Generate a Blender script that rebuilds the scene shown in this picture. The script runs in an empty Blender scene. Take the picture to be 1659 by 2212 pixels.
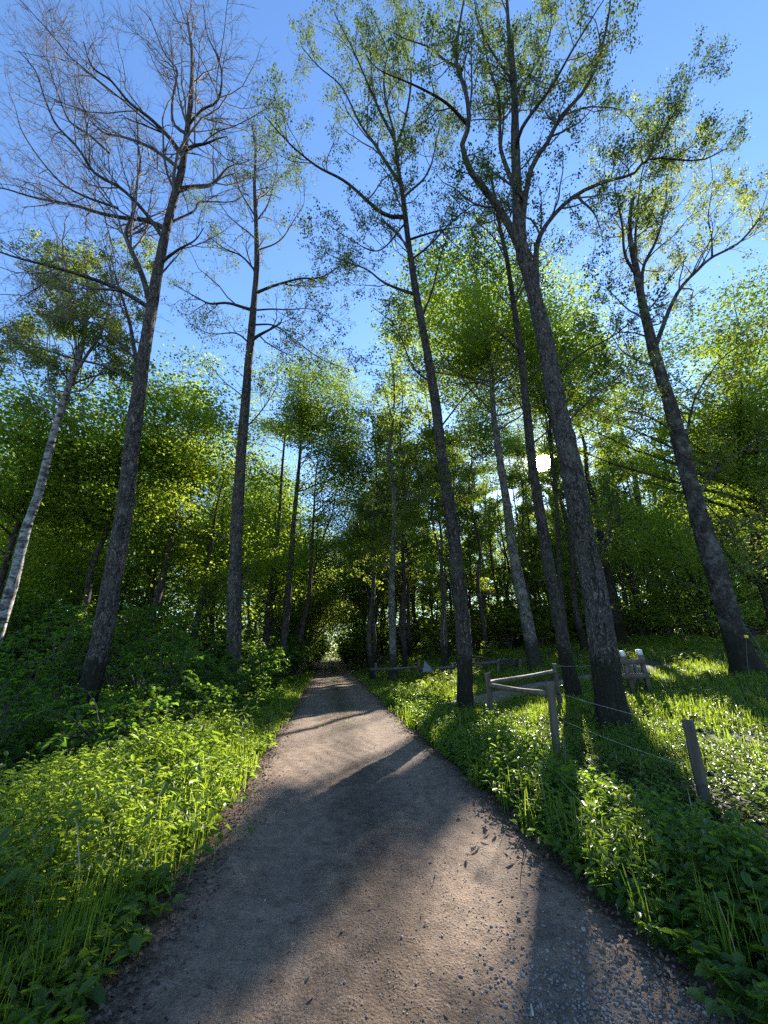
import bpy, math, numpy as np
from math import radians, sin, cos, pi

# ------------------------------------------------------------------ camera, sky, sun, exposure
scene = bpy.context.scene
HC = 1.5                                     # eye height
PITCH = math.atan(304 / 830)
cam_d = bpy.data.cameras.new('camera')
cam = bpy.data.objects.new('camera', cam_d)
scene.collection.objects.link(cam)
cam.location = (0, 0, HC)
cam.rotation_euler = (pi / 2 + PITCH, 0, 0)
cam_d.sensor_fit = 'VERTICAL'
cam_d.sensor_height = 32.0
cam_d.lens = 32.0 * 830 / 2212
cam_d.clip_start = 0.05
cam_d.clip_end = 3000
scene.camera = cam

SUN_EL, SUN_AZ = radians(25.2), radians(24.75)      # azimuth to the right of +Y
SUN = np.array([cos(SUN_EL) * sin(SUN_AZ), cos(SUN_EL) * cos(SUN_AZ), sin(SUN_EL)])
world = bpy.data.worlds.new('World')
scene.world = world
world.use_nodes = True
nt = world.node_tree
nt.nodes.clear()
out = nt.nodes.new('ShaderNodeOutputWorld')
bg = nt.nodes.new('ShaderNodeBackground')
sky = nt.nodes.new('ShaderNodeTexSky')
sky.sky_type = 'NISHITA'
sky.sun_disc = False
sky.sun_elevation = SUN_EL
sky.sun_rotation = SUN_AZ
sky.air_density = 1.25
sky.dust_density = 0.15
sky.ozone_density = 2.5
bg.inputs['Strength'].default_value = 0.085
skc = nt.nodes.new('ShaderNodeMixRGB'); skc.blend_type = 'MULTIPLY'; skc.inputs[0].default_value = 1
skc.inputs[2].default_value = (.74, .90, 1.14, 1)
nt.links.new(sky.outputs[0], skc.inputs[1]); nt.links.new(skc.outputs[0], bg.inputs['Color'])
# the visible disc of the sun and the bright sky close round it
tc = nt.nodes.new('ShaderNodeTexCoord')
dot = nt.nodes.new('ShaderNodeVectorMath'); dot.operation = 'DOT_PRODUCT'
dot.inputs[1].default_value = SUN
nrm = nt.nodes.new('ShaderNodeVectorMath'); nrm.operation = 'NORMALIZE'
nt.links.new(tc.outputs['Generated'], nrm.inputs[0])
nt.links.new(nrm.outputs[0], dot.inputs[0])
mr = nt.nodes.new('ShaderNodeMapRange')
mr.inputs['From Min'].default_value = cos(radians(1.5)); mr.inputs['From Max'].default_value = cos(radians(.5))
mr.inputs['To Min'].default_value = 0; mr.inputs['To Max'].default_value = 30
nt.links.new(dot.outputs['Value'], mr.inputs['Value'])
pw = nt.nodes.new('ShaderNodeMath'); pw.operation = 'POWER'; pw.inputs[1].default_value = 1300
mx = nt.nodes.new('ShaderNodeMath'); mx.operation = 'MAXIMUM'; mx.inputs[1].default_value = 0
nt.links.new(dot.outputs['Value'], mx.inputs[0]); nt.links.new(mx.outputs[0], pw.inputs[0])
ml = nt.nodes.new('ShaderNodeMath'); ml.operation = 'MULTIPLY'; ml.inputs[1].default_value = 2.5
nt.links.new(pw.outputs[0], ml.inputs[0])
sm = nt.nodes.new('ShaderNodeMath'); sm.operation = 'ADD'
nt.links.new(mr.outputs[0], sm.inputs[0]); nt.links.new(ml.outputs[0], sm.inputs[1])
bg2 = nt.nodes.new('ShaderNodeBackground')
bg2.inputs['Color'].default_value = (1, .93, .82, 1)
nt.links.new(sm.outputs[0], bg2.inputs['Strength'])
addw = nt.nodes.new('ShaderNodeAddShader')
nt.links.new(bg.outputs[0], addw.inputs[0]); nt.links.new(bg2.outputs[0], addw.inputs[1])
nt.links.new(addw.outputs[0], out.inputs['Surface'])

sun_d = bpy.data.lights.new('sun', 'SUN')
sun_d.energy = 4.6
sun_d.angle = radians(0.5)
sun_d.color = (1, .93, .82)
sun_o = bpy.data.objects.new('sun', sun_d)
scene.collection.objects.link(sun_o)
sun_o.rotation_euler = (pi / 2 - SUN_EL, 0, pi - SUN_AZ)

vs = scene.view_settings
scene.display_settings.display_device = 'sRGB'
vs.view_transform = 'Standard'; vs.look = 'None'
vs.exposure = 1.9; vs.gamma = 1
cy = scene.cycles
cy.max_bounces = 6; cy.diffuse_bounces = 4; cy.glossy_bounces = 2; cy.transmission_bounces = 4
cy.transparent_max_bounces = 4
cy.sample_clamp_indirect = 4
cy.use_denoising = False
scene.render.film_transparent = False

R = np.random.default_rng(7)
C = scene.collection

# ------------------------------------------------------------------ geometry of the view and the ground
cp, sp_ = cos(PITCH), sin(PITCH)
def ray(X, Y):
    x = (X - 829.5) / 830; y = (1106 - Y) / 830
    return np.array([x, cp - y * sp_, sp_ + y * cp])
def smooth(a, b, v):
    t = np.clip((v - a) / (b - a), 0, 1); return t * t * (3 - 2 * t)
def U(x, y): return x + .1335 * y              # distance across the road
UC, UW = 0.42, 1.33
def ground(x, y):
    x = np.asarray(x, float); y = np.asarray(y, float)
    u = U(x, y)
    off = np.abs(u - UC) - UW
    z = .035 * np.sin(x * 1.9 + 1) * np.sin(y * 1.3 + x * .4) * smooth(.1, 1.2, off)
    z = z + .05 * np.sin(x * .5 + y * .35) * smooth(.8, 3, off)
    z = z - .42 * np.exp(-((u + 3.75) / .8) ** 2) * smooth(40, 20, y)
    z = z - .26 * np.exp(-((u - 3.55) / .5) ** 2) * smooth(8, 5, y)
    z = z + .11 * np.clip(x - 3.5, 0, 14) * smooth(5, 11, y)
    z = z + .05 * np.clip(y - 13, 0, 40) * smooth(2.6, 6.5, u)
    return z
def at_ground(X, Y, lift=0.0):
    d = ray(X, Y); t = 0.5
    for i in range(4000):
        q = d * t
        if HC + q[2] <= ground(q[0], q[1]) + lift: break
        t += .02 + t * .002
    return np.array([q[0], q[1], HC + q[2]])
def at_F(X, Y, F0, lean=0.0):
    d = ray(X, Y)
    # plane y = F0 + lean*z
    t = (F0 + lean * HC) / (d[1] - lean * d[2])
    return np.array([0, 0, HC]) + d * t

# patches of ground the low sun reaches: picked on the ground, openings in the foliage lie along the sun's rays
def poly(*pts): return np.array([at_ground(*p)[:2] for p in pts])
LIT = [
    poly((-60, 1730), (150, 1680), (300, 1640), (440, 1610), (560, 1605), (590, 1590), (600, 1620), (540, 1720), (420, 1900), (250, 1990), (-60, 2010)),
    poly((640, 1545), (860, 1535), (960, 1610), (900, 1640), (800, 1690), (700, 1660), (560, 1690)),
    poly((1010, 1720), (1160, 1830), (1180, 1900), (1090, 2060), (930, 1960), (960, 1800)),
    poly((1290, 1960), (1400, 2060), (1560, 2250), (1280, 2250)),
    poly((560, 2120), (850, 1880), (1000, 2000), (1140, 2230), (420, 2230)),
    poly((1340, 1510), (1470, 1535), (1659, 1560), (1760, 1640), (1560, 1645), (1390, 1610)),
    poly((1030, 1540), (1260, 1520), (1290, 1650), (1180, 1700), (1010, 1600)),
    poly((1380, 1690), (1600, 1670), (1760, 1700), (1760, 1850), (1560, 1800)),
    poly((1200, 1740), (1330, 1780), (1450, 1960), (1330, 1960), (1200, 1820)),
    poly((820, 1490), (1000, 1475), (1030, 1500), (900, 1525)),
    poly((1390, 1440), (1640, 1432), (1659, 1452), (1400, 1468)),
    poly((680, 1465), (740, 1462), (770, 1480), (670, 1486)),
]
def in_poly(pg, x, y):
    r = np.zeros(len(x), bool); n = len(pg); j = n - 1
    for i in range(n):
        xi, yi = pg[i]; xj, yj = pg[j]
        cr = ((yi > y) != (yj > y)) & (x < (xj - xi) * (y - yi) / (yj - yi + 1e-12) + xi)
        r ^= cr; j = i
    return r
LITB = [(p.min(0), p.max(0)) for p in LIT]
LITZ = [float(ground(p[:, 0], p[:, 1]).mean()) for p in LIT]
# openings through which the sun also reaches some boughs
LITS = [(at_F(x, y, F0), r) for x, y, F0, r in [
    (430, 830, 18, 1.5), (475, 800, 19, 1.2), (640, 1290, 24, 1.3), (560, 1000, 21, 1.4), (590, 1150, 24, 1.6), (310, 1180, 16, 1.2), (130, 1190, 18, 1.3),
    (400, 1090, 18, 1.4), (200, 1310, 17, 1.2), (730, 1330, 36, 1.6), (700, 1230, 34, 1.6), (665, 900, 24, 1.6), (1500, 1320, 25, 1.5), (1610, 1240, 27, 1.6),
    (1480, 1080, 22, 1.5), (1560, 780, 15, 1.4), (1440, 640, 14, 1.2), (900, 870, 22, 1.5), (1010, 640, 20, 1.8), (1110, 590, 20, 1.6), (1240, 740, 21, 1.3),
    (385, 1490, 7.3, .45), (330, 1570, 6.6, .35), (250, 1240, 15, 1.0), (640, 650, 13, 1.2), (1650, 640, 16, 1.4), (480, 960, 20, 1.2), (1060, 1250, 34, 1.5), (940, 1180, 33, 1.5), (1650, 1180, 18, 1.4), (860, 1200, 28, 1.2)]]
def shades_lit(P, road_only=False):
    """True where a leaf at P would shade one of the sunlit patches, or hides the sun seen down the road."""
    hit = np.zeros(len(P), bool)
    for p, (a, b), z0 in zip(LIT, LITB, LITZ):
        for dz in (.0, .35):
            s = (P[:, 2] - z0 - dz) / SUN[2]
            gx = P[:, 0] - SUN[0] * s; gy = P[:, 1] - SUN[1] * s
            m = (gx >= a[0]) & (gx <= b[0]) & (gy >= a[1]) & (gy <= b[1]) & (s > .5)
            if m.any():
                k = np.where(m)[0]; hit[k] |= in_poly(p, gx[k], gy[k])
    if not road_only:
        for c_, r in LITS:
            w = P - c_; s = w @ SUN
            hit |= (s > r * .9) & (((w - s[:, None] * SUN) ** 2).sum(1) < r * r)
    d = P - np.array([0, 0, HC]); d = d / (np.linalg.norm(d, axis=1, keepdims=True) + 1e-9)
    hit |= (d @ SUN) > cos(radians(1.15))
    return hit
def cull(P, keep=.05):
    if len(P) == 0: return np.zeros(0, bool)
    h = shades_lit(P) & (P[:, 2] > 1.6)
    return (~h) | (R.random(len(P)) < keep)

# ------------------------------------------------------------------ mesh building
class MB:
    def __init__(s): s.v = []; s.f = []; s.n = 0; s.t = []
    def add(s, V, F, tint=None):
        V = np.asarray(V, float).reshape(-1, 3); F = np.asarray(F, int)
        s.v.append(V); s.f.append(F + s.n); s.n += len(V)
        if tint is None: tint = R.random(len(F))
        s.t.append(np.broadcast_to(np.asarray(tint, float), (len(F),)))
    def build(s, name, mat, parent=None, origin=(0, 0, 0), smooth_=False, mi=None):
        me = bpy.data.meshes.new(name)
        if s.n:
            V = np.concatenate(s.v) - np.asarray(origin, float)
            me.vertices.add(len(V)); me.vertices.foreach_set('co', V.astype(np.float32).ravel())
            loops = np.concatenate([f.ravel() for f in s.f]).astype(np.int32)
            sizes = np.concatenate([np.full(len(f), f.shape[1]) for f in s.f])
            st = np.concatenate([[0], np.cumsum(sizes)[:-1]]).astype(np.int32)
            me.loops.add(len(loops)); me.loops.foreach_set('vertex_index', loops)
            me.polygons.add(len(sizes)); me.polygons.foreach_set('loop_start', st)
            at = me.attributes.new('tint', 'FLOAT', 'FACE')
            at.data.foreach_set('value', np.concatenate(s.t).astype(np.float32))
            if smooth_: me.polygons.foreach_set('use_smooth', np.ones(len(sizes), bool))
            me.update(calc_edges=True)
        me.materials.append(mat)
        o = bpy.data.objects.new(name, me); C.objects.link(o)
        if parent is not None: o.parent = parent
        else: o.location = origin
        return o
def thing(name, label, cat, loc=(0, 0, 0), group=None):
    o = bpy.data.objects.new(name, None); C.objects.link(o)
    o.location = loc; o.empty_display_size = .3
    o['label'] = label; o['category'] = cat
    if group: o['group'] = group
    return o
def tag(o, label=None, cat=None, group=None, kind=None):
    if label: o['label'] = label
    if cat: o['category'] = cat
    if group: o['group'] = group
    if kind: o['kind'] = kind
    return o
def unit(v): return v / (np.linalg.norm(v, axis=-1, keepdims=True) + 1e-9)

def leaves(mb, P, D, N, L, W, tint=None, hexa=False, fold=.12):
    """flat leaf blades: base P, axis D, normal N, length L, width W"""
    n = len(P)
    if n == 0: return
    D = unit(D); S = unit(np.cross(N, D)); N = np.cross(D, S)
    L = np.broadcast_to(L, (n,))[:, None]; W = np.broadcast_to(W, (n,))[:, None]
    if tint is None: tint = R.random(n)
    k = np.arange(n)[:, None]
    if not hexa:
        V = np.stack([P, P + D * L * .45 + S * W * .5 + N * W * fold, P + D * L, P + D * L * .45 - S * W * .5 + N * W * fold], 1)
        mb.add(V, k * 4 + np.arange(4)[None], tint)
    else:
        up = N * W * fold * 2
        V = np.stack([P, P + D * L * .28 + S * W * .46 + up, P + D * L * .66 + S * W * .36 + up, P + D * L - N * W * .15,
                      P + D * L * .66 - S * W * .36 + up, P + D * L * .28 - S * W * .46 + up], 1)
        F = np.concatenate([k * 6 + np.array([[0, 1, 2, 3]]), k * 6 + np.array([[0, 3, 4, 5]])])
        mb.add(V, F, np.concatenate([tint, tint]))

def tubes(mb, paths, radii, sides=4, cap=False, tint=None):
    """paths (n,k,3), radii (n,k)"""
    n, k, _ = paths.shape
    if n == 0: return
    T = np.empty_like(paths)
    T[:, 1:-1] = paths[:, 2:] - paths[:, :-2]; T[:, 0] = paths[:, 1] - paths[:, 0]; T[:, -1] = paths[:, -1] - paths[:, -2]
    T = unit(T)
    avg = unit(paths[:, -1] - paths[:, 0])
    ref = np.where(np.abs(avg[:, 2:3]) < .8, np.array([[0, 0, 1.]]), np.array([[0, 1., 0]]))[:, None, :]
    A = unit(np.cross(T, np.broadcast_to(ref, T.shape))); B = np.cross(T, A)
    an = np.arange(sides) * 2 * pi / sides
    V = paths[:, :, None] + radii[:, :, None, None] * (A[:, :, None] * np.cos(an)[None, None, :, None] + B[:, :, None] * np.sin(an)[None, None, :, None])
    base = (np.arange(n) * k * sides)[:, None, None]
    i = np.arange(k - 1)[None, :, None] * sides; j = np.arange(sides)[None, None, :]; j2 = (j + 1) % sides
    F = np.stack([base + i + j, base + i + j2, base + i + sides + j2, base + i + sides + j], -1).reshape(-1, 4)
    mb.add(V, F, tint if tint is None else tint)
    if cap:
        for q in (0, k - 1):
            for a in range(n):
                idx = a * k * sides + q * sides + np.arange(sides)
                mb.f.append((idx + mb.n - n * k * sides)[None]); mb.t.append(np.array([.5]))

def resample(pts, n, r=None):
    pts = np.asarray(pts, float)
    P = np.vstack([2 * pts[0] - pts[1], pts, 2 * pts[-1] - pts[-2]])
    d = np.concatenate([[0], np.cumsum(np.linalg.norm(np.diff(pts, axis=0), axis=1))]); d /= d[-1]
    res = []
    for q in np.linspace(0, 1, n):
        i = min(np.searchsorted(d, q, side='right') - 1, len(pts) - 2)
        t = (q - d[i]) / (d[i + 1] - d[i] + 1e-9)
        a, b, c_, e = P[i], P[i + 1], P[i + 2], P[i + 3]
        res.append(.5 * ((2 * b) + (c_ - a) * t + (2 * a - 5 * b + 4 * c_ - e) * t * t + (3 * b - a - 3 * c_ + e) * t ** 3))
    return np.array(res)

def trunk_tube(mb, path, rad, sides=28, rough=.05, flare=.5, seed=0):
    """one stem with ridged bark and a flared, buttressed foot"""
    n = len(path)
    T = unit(np.gradient(path, axis=0)); A = unit(np.cross(T, np.array([0, 1., 0]))); B = np.cross(T, A)
    an = np.arange(sides) * 2 * pi / sides
    h = np.concatenate([[0], np.cumsum(np.linalg.norm(np.diff(path, axis=0), axis=1))])
    rr = np.random.default_rng(seed)
    rad = np.asarray(rad)[:, None] * np.ones(sides)[None]
    lob = 1 + .25 * np.sin(an * 3 + seed) + .35 * np.sin(an * 5 + seed * 2.3)
    rad = rad * (1 + flare * np.exp(-h / .3)[:, None] * lob[None])
    nz = rr.random((n + 6, sides)) - .5
    nz = (nz[:-6] + nz[1:-5] + nz[2:-4] + nz[3:-3] * .7 + nz[4:-2] * .4) / 1.6
    rad = rad * (1 + rough * nz + .04 * np.sin(an * 2 + seed)[None] + .035 * np.sin(h * 1.7 + seed)[:, None] + .03 * np.sin(an[None] * 3 + h[:, None] * 2.1))
    for _ in range(4):                     # old branch scars
        hc, ac = rr.uniform(1.5, max(2, h[-1] * .6)), rr.uniform(0, 2 * pi)
        da = np.abs((an - ac + pi) % (2 * pi) - pi)
        rad = rad * (1 + .22 * np.exp(-((h[:, None] - hc) / .11) ** 2 - (da[None] / .35) ** 2))
    V = path[:, None] + rad[..., None] * (A[:, None] * np.cos(an)[None, :, None] + B[:, None] * np.sin(an)[None, :, None])
    i = np.arange(n - 1)[:, None] * sides; j = np.arange(sides)[None]; j2 = (j + 1) % sides
    F = np.stack([i + j, i + j2, i + sides + j2, i + sides + j], -1).reshape(-1, 4)
    mb.add(V, F)

def perp(T):
    a = R.normal(size=T.shape); a -= T * (a * T).sum(-1, keepdims=True); return unit(a)
def grow(P, Rd, spacing, length, angle, up=.15, wig=.25, npts=5, t0=.1, rk=.5, rmin=.004, taper=.25, end_short=.6, flat=0.0):
    """children of every parent path; P (n,k,3), Rd (n,k)"""
    n, k, _ = P.shape
    seg = np.linalg.norm(np.diff(P, axis=1), axis=2); Ln = seg.sum(1)
    cnt = np.maximum(1, np.round(Ln * (1 - t0) / spacing * R.uniform(.7, 1.3, n))).astype(int)
    pid = np.repeat(np.arange(n), cnt)
    t = t0 + (1 - t0) * R.random(len(pid)) ** .85
    f = t * (k - 1); i = np.minimum(f.astype(int), k - 2); w = (f - i)[:, None]
    S = P[pid, i] * (1 - w) + P[pid, i + 1] * w
    T = unit(P[pid, i + 1] - P[pid, i])
    rp = Rd[pid, i] * (1 - w[:, 0]) + Rd[pid, i + 1] * w[:, 0]
    a = np.radians(R.normal(angle, 12, len(pid)))[:, None]
    q = perp(T)
    if flat: q[:, 2] *= (1 - flat); q = unit(q)
    D = unit(T * np.cos(a) + q * np.sin(a))
    Lc = length * R.uniform(.45, 1.25, len(pid)) * (1 - end_short * t)
    out_ = np.empty((len(pid), npts, 3)); out_[:, 0] = S
    for m in range(1, npts):
        D = unit(D + R.normal(size=D.shape) * wig + np.array([0, 0, up]))
        out_[:, m] = out_[:, m - 1] + D * (Lc / (npts - 1))[:, None]
    r0 = np.maximum(rmin, np.minimum(rp * rk, .012 * Lc + rmin))
    rad = r0[:, None] * np.linspace(1, taper, npts)[None]
    return out_, rad

# ------------------------------------------------------------------ materials
def new_mat(name):
    m = bpy.data.materials.new(name); m.use_nodes = True
    t = m.node_tree; t.nodes.clear()
    o = t.nodes.new('ShaderNodeOutputMaterial')
    return m, t, o
def node(t, ty, **kw):
    n = t.nodes.new(ty)
    for k, v in kw.items():
        if k in n.inputs: n.inputs[k].default_value = v
        else: setattr(n, k, v)
    return n
def ramp(t, fac, stops):
    n = t.nodes.new('ShaderNodeValToRGB')
    el = n.color_ramp.elements
    while len(el) < len(stops): el.new(.5)
    for e, (p, c_) in zip(el, stops): e.position = p; e.color = (*c_, 1)
    t.links.new(fac, n.inputs[0]); return n.outputs[0]
def leaf_mat(name, c0, c1, trans, k=.5, rough=.55, spec=.10):
    """c0..c1 reflectance range over leaves, trans = colour of light let through"""
    m, t, o = new_mat(name)
    at = node(t, 'ShaderNodeAttribute', attribute_name='tint')
    inf = node(t, 'ShaderNodeObjectInfo')
    ad = node(t, 'ShaderNodeMath', operation='MULTIPLY_ADD'); ad.inputs[1].default_value = .25
    t.links.new(inf.outputs['Random'], ad.inputs[0]); 
    sc_ = node(t, 'ShaderNodeMath', operation='MULTIPLY'); sc_.inputs[1].default_value = .75
    t.links.new(at.outputs['Fac'], sc_.inputs[0]); t.links.new(sc_.outputs[0], ad.inputs[2])
    col = ramp(t, ad.outputs[0], [(0, c0), (1, c1)])
    p = node(t, 'ShaderNodeBsdfPrincipled'); p.inputs['Roughness'].default_value = rough
    p.inputs['Specular IOR Level'].default_value = spec
    t.links.new(col, p.inputs['Base Color'])
    tr = node(t, 'ShaderNodeBsdfTranslucent')
    c2 = ramp(t, ad.outputs[0], [(0, tuple(np.array(trans) * np.array([.62, .8, .8]))), (1, tuple(np.array(trans) * np.array([1.35, 1.12, 1.1])))])
    t.links.new(c2, tr.inputs['Color'])
    mxs = node(t, 'ShaderNodeMixShader'); mxs.inputs[0].default_value = k
    t.links.new(p.outputs[0], mxs.inputs[1]); t.links.new(tr.outputs[0], mxs.inputs[2])
    t.links.new(mxs.outputs[0], o.inputs['Surface'])
    return m
def bark_mat(name, dark, light, lichen=(.2, .22, .16), lich=.3, zs=.25, sc=14, bump=.6):
    m, t, o = new_mat(name)
    tcn = node(t, 'ShaderNodeTexCoord'); mp = node(t, 'ShaderNodeMapping')
    mp.inputs['Scale'].default_value = (1, 1, zs)
    t.links.new(tcn.outputs['Object'], mp.inputs['Vector'])
    vo = node(t, 'ShaderNodeTexVoronoi', feature='DISTANCE_TO_EDGE'); vo.inputs['Scale'].default_value = sc
    nz = node(t, 'ShaderNodeTexNoise'); nz.inputs['Scale'].default_value = sc * .8; nz.inputs['Detail'].default_value = 6; nz.inputs['Distortion'].default_value = .6
    t.links.new(mp.outputs[0], nz.inputs['Vector'])
    mixv = node(t, 'ShaderNodeMixRGB'); mixv.inputs[0].default_value = .3
    t.links.new(mp.outputs[0], mixv.inputs[1]); t.links.new(nz.outputs['Color'], mixv.inputs[2])
    t.links.new(mixv.outputs[0], vo.inputs['Vector'])
    ad = node(t, 'ShaderNodeMath', operation='MULTIPLY_ADD'); ad.inputs[1].default_value = 1.6
    t.links.new(vo.outputs['Distance'], ad.inputs[0])
    ms = node(t, 'ShaderNodeMath', operation='MULTIPLY'); ms.inputs[1].default_value = .75
    t.links.new(nz.outputs['Fac'], ms.inputs[0]); t.links.new(ms.outputs[0], ad.inputs[2])
    col = ramp(t, ad.outputs[0], [(.36, dark), (.62, tuple(np.array(light) * .55)), (.9, tuple(np.array(light) * 1.35))])
    n2 = node(t, 'ShaderNodeTexNoise'); n2.inputs['Scale'].default_value = 2.6; n2.inputs['Detail'].default_value = 8; n2.inputs['Roughness'].default_value = .7
    t.links.new(tcn.outputs['Object'], n2.inputs['Vector'])
    lm = ramp(t, n2.outputs['Fac'], [(.5, (0, 0, 0)), (.66, (lich, lich, lich))])
    mc = node(t, 'ShaderNodeMixRGB'); t.links.new(lm, mc.inputs[0]); t.links.new(col, mc.inputs[1]); mc.inputs[2].default_value = (*lichen, 1)
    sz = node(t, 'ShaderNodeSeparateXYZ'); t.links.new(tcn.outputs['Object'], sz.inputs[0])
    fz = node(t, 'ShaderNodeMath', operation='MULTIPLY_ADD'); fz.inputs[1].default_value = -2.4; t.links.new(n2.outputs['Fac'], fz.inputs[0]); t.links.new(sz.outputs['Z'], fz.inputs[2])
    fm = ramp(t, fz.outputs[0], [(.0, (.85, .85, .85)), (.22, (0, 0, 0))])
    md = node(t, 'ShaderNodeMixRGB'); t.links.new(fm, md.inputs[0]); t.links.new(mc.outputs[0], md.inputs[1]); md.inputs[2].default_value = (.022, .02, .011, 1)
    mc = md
    p = node(t, 'ShaderNodeBsdfPrincipled'); p.inputs['Roughness'].default_value = .9; p.inputs['Specular IOR Level'].default_value = .2
    t.links.new(mc.outputs[0], p.inputs['Base Color'])
    b = node(t, 'ShaderNodeBump'); b.inputs['Strength'].default_value = bump; b.inputs['Distance'].default_value = .04
    t.links.new(ad.outputs[0], b.inputs['Height']); t.links.new(b.outputs[0], p.inputs['Normal'])
    t.links.new(p.outputs[0], o.inputs['Surface'])
    return m
def birch_mat():
    m, t, o = new_mat('birch_bark')
    tcn = node(t, 'ShaderNodeTexCoord'); mp = node(t, 'ShaderNodeMapping'); mp.inputs['Scale'].default_value = (1, 1, 2.2)
    t.links.new(tcn.outputs['Object'], mp.inputs['Vector'])
    nz = node(t, 'ShaderNodeTexNoise'); nz.inputs['Scale'].default_value = 3.6; nz.inputs['Detail'].default_value = 6; nz.inputs['Roughness'].default_value = .75; nz.inputs['Distortion'].default_value = .7
    t.links.new(mp.outputs[0], nz.inputs['Vector'])
    col = ramp(t, nz.outputs['Fac'], [(.42, (.015, .014, .013)), (.54, (.22, .21, .20)), (.75, (.48, .46, .44))])
    p = node(t, 'ShaderNodeBsdfPrincipled'); p.inputs['Roughness'].default_value = .75
    t.links.new(col, p.inputs['Base Color'])
    b = node(t, 'ShaderNodeBump'); b.inputs['Strength'].default_value = .3
    t.links.new(nz.outputs['Fac'], b.inputs['Height']); t.links.new(b.outputs[0], p.inputs['Normal'])
    t.links.new(p.outputs[0], o.inputs['Surface'])
    return m
def plain_mat(name, c0, c1, scale=20, rough=.8, bump=.2, zs=1.0, detail=6):
    m, t, o = new_mat(name)
    tcn = node(t, 'ShaderNodeTexCoord'); mp = node(t, 'ShaderNodeMapping'); mp.inputs['Scale'].default_value = (1, 1, zs)
    t.links.new(tcn.outputs['Object'], mp.inputs['Vector'])
    nz = node(t, 'ShaderNodeTexNoise'); nz.inputs['Scale'].default_value = scale; nz.inputs['Detail'].default_value = detail
    t.links.new(mp.outputs[0], nz.inputs['Vector'])
    col = ramp(t, nz.outputs['Fac'], [(.3, c0), (.7, c1)])
    p = node(t, 'ShaderNodeBsdfPrincipled'); p.inputs['Roughness'].default_value = rough
    t.links.new(col, p.inputs['Base Color'])
    b = node(t, 'ShaderNodeBump'); b.inputs['Strength'].default_value = bump; b.inputs['Distance'].default_value = .02
    t.links.new(nz.outputs['Fac'], b.inputs['Height']); t.links.new(b.outputs[0], p.inputs['Normal'])
    t.links.new(p.outputs[0], o.inputs['Surface'])
    return m
def tint_mat(name, c0, c1, rough=.85):
    m, t, o = new_mat(name)
    at = node(t, 'ShaderNodeAttribute', attribute_name='tint')
    col = ramp(t, at.outputs['Fac'], [(0, c0), (1, c1)])
    p = node(t, 'ShaderNodeBsdfPrincipled'); p.inputs['Roughness'].default_value = rough
    t.links.new(col, p.inputs['Base Color']); t.links.new(p.outputs[0], o.inputs['Surface'])
    return m

M = {}
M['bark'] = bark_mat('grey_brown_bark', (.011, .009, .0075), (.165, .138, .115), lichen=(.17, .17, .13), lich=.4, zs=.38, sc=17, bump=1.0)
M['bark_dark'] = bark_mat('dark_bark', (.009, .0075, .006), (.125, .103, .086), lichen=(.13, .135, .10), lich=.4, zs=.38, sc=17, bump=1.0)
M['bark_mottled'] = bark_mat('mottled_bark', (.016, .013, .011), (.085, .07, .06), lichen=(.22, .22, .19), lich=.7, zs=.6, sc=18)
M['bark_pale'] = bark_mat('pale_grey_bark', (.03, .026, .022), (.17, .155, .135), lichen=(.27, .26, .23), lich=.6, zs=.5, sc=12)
M['birch'] = birch_mat()
M['twig'] = plain_mat('twig_bark', (.035, .027, .022), (.10, .08, .066), 8, .8, .1)
M['twig_bare'] = plain_mat('bare_twig_bark', (.06, .05, .046), (.15, .125, .115), 8, .8, .1)
M['leaf'] = leaf_mat('alder_leaf', (.022, .042, .010), (.06, .09, .018), (.17, .24, .03), .45)
M['leaf_maple'] = leaf_mat('maple_leaf', (.045, .085, .015), (.11, .165, .025), (.36, .50, .04), .55)
M['leaf_beech'] = leaf_mat('beech_leaf', (.04, .08, .015), (.10, .155, .025), (.33, .46, .04), .55)
M['leaf_birch'] = leaf_mat('birch_leaf', (.045, .075, .015), (.10, .14, .028), (.30, .38, .05))
M['leaf_grove'] = leaf_mat('grove_leaf', (.042, .075, .015), (.10, .145, .025), (.32, .43, .045), .55)
M['leaf_shrub'] = leaf_mat('shrub_leaf', (.022, .055, .012), (.06, .11, .02), (.24, .44, .03), .5, .45, .3)
M['herb'] = leaf_mat('herb_leaf', (.035, .08, .016), (.09, .15, .024), (.30, .46, .03), .5, .42, .4)
M['nettle'] = leaf_mat('nettle_leaf', (.06, .11, .018), (.15, .21, .03), (.34, .50, .035), .52, .45, .3)
M['elder'] = leaf_mat('ground_elder_leaf', (.035, .07, .018), (.085, .13, .03), (.24, .36, .03), .42, .42, .35)
M['grass'] = leaf_mat('grass_blade', (.055, .105, .018), (.14, .20, .028), (.38, .52, .035), .52, .45, .25)
M['soil'] = plain_mat('forest_soil', (.018, .014, .009), (.07, .055, .035), 6, .95, .6)

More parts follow.
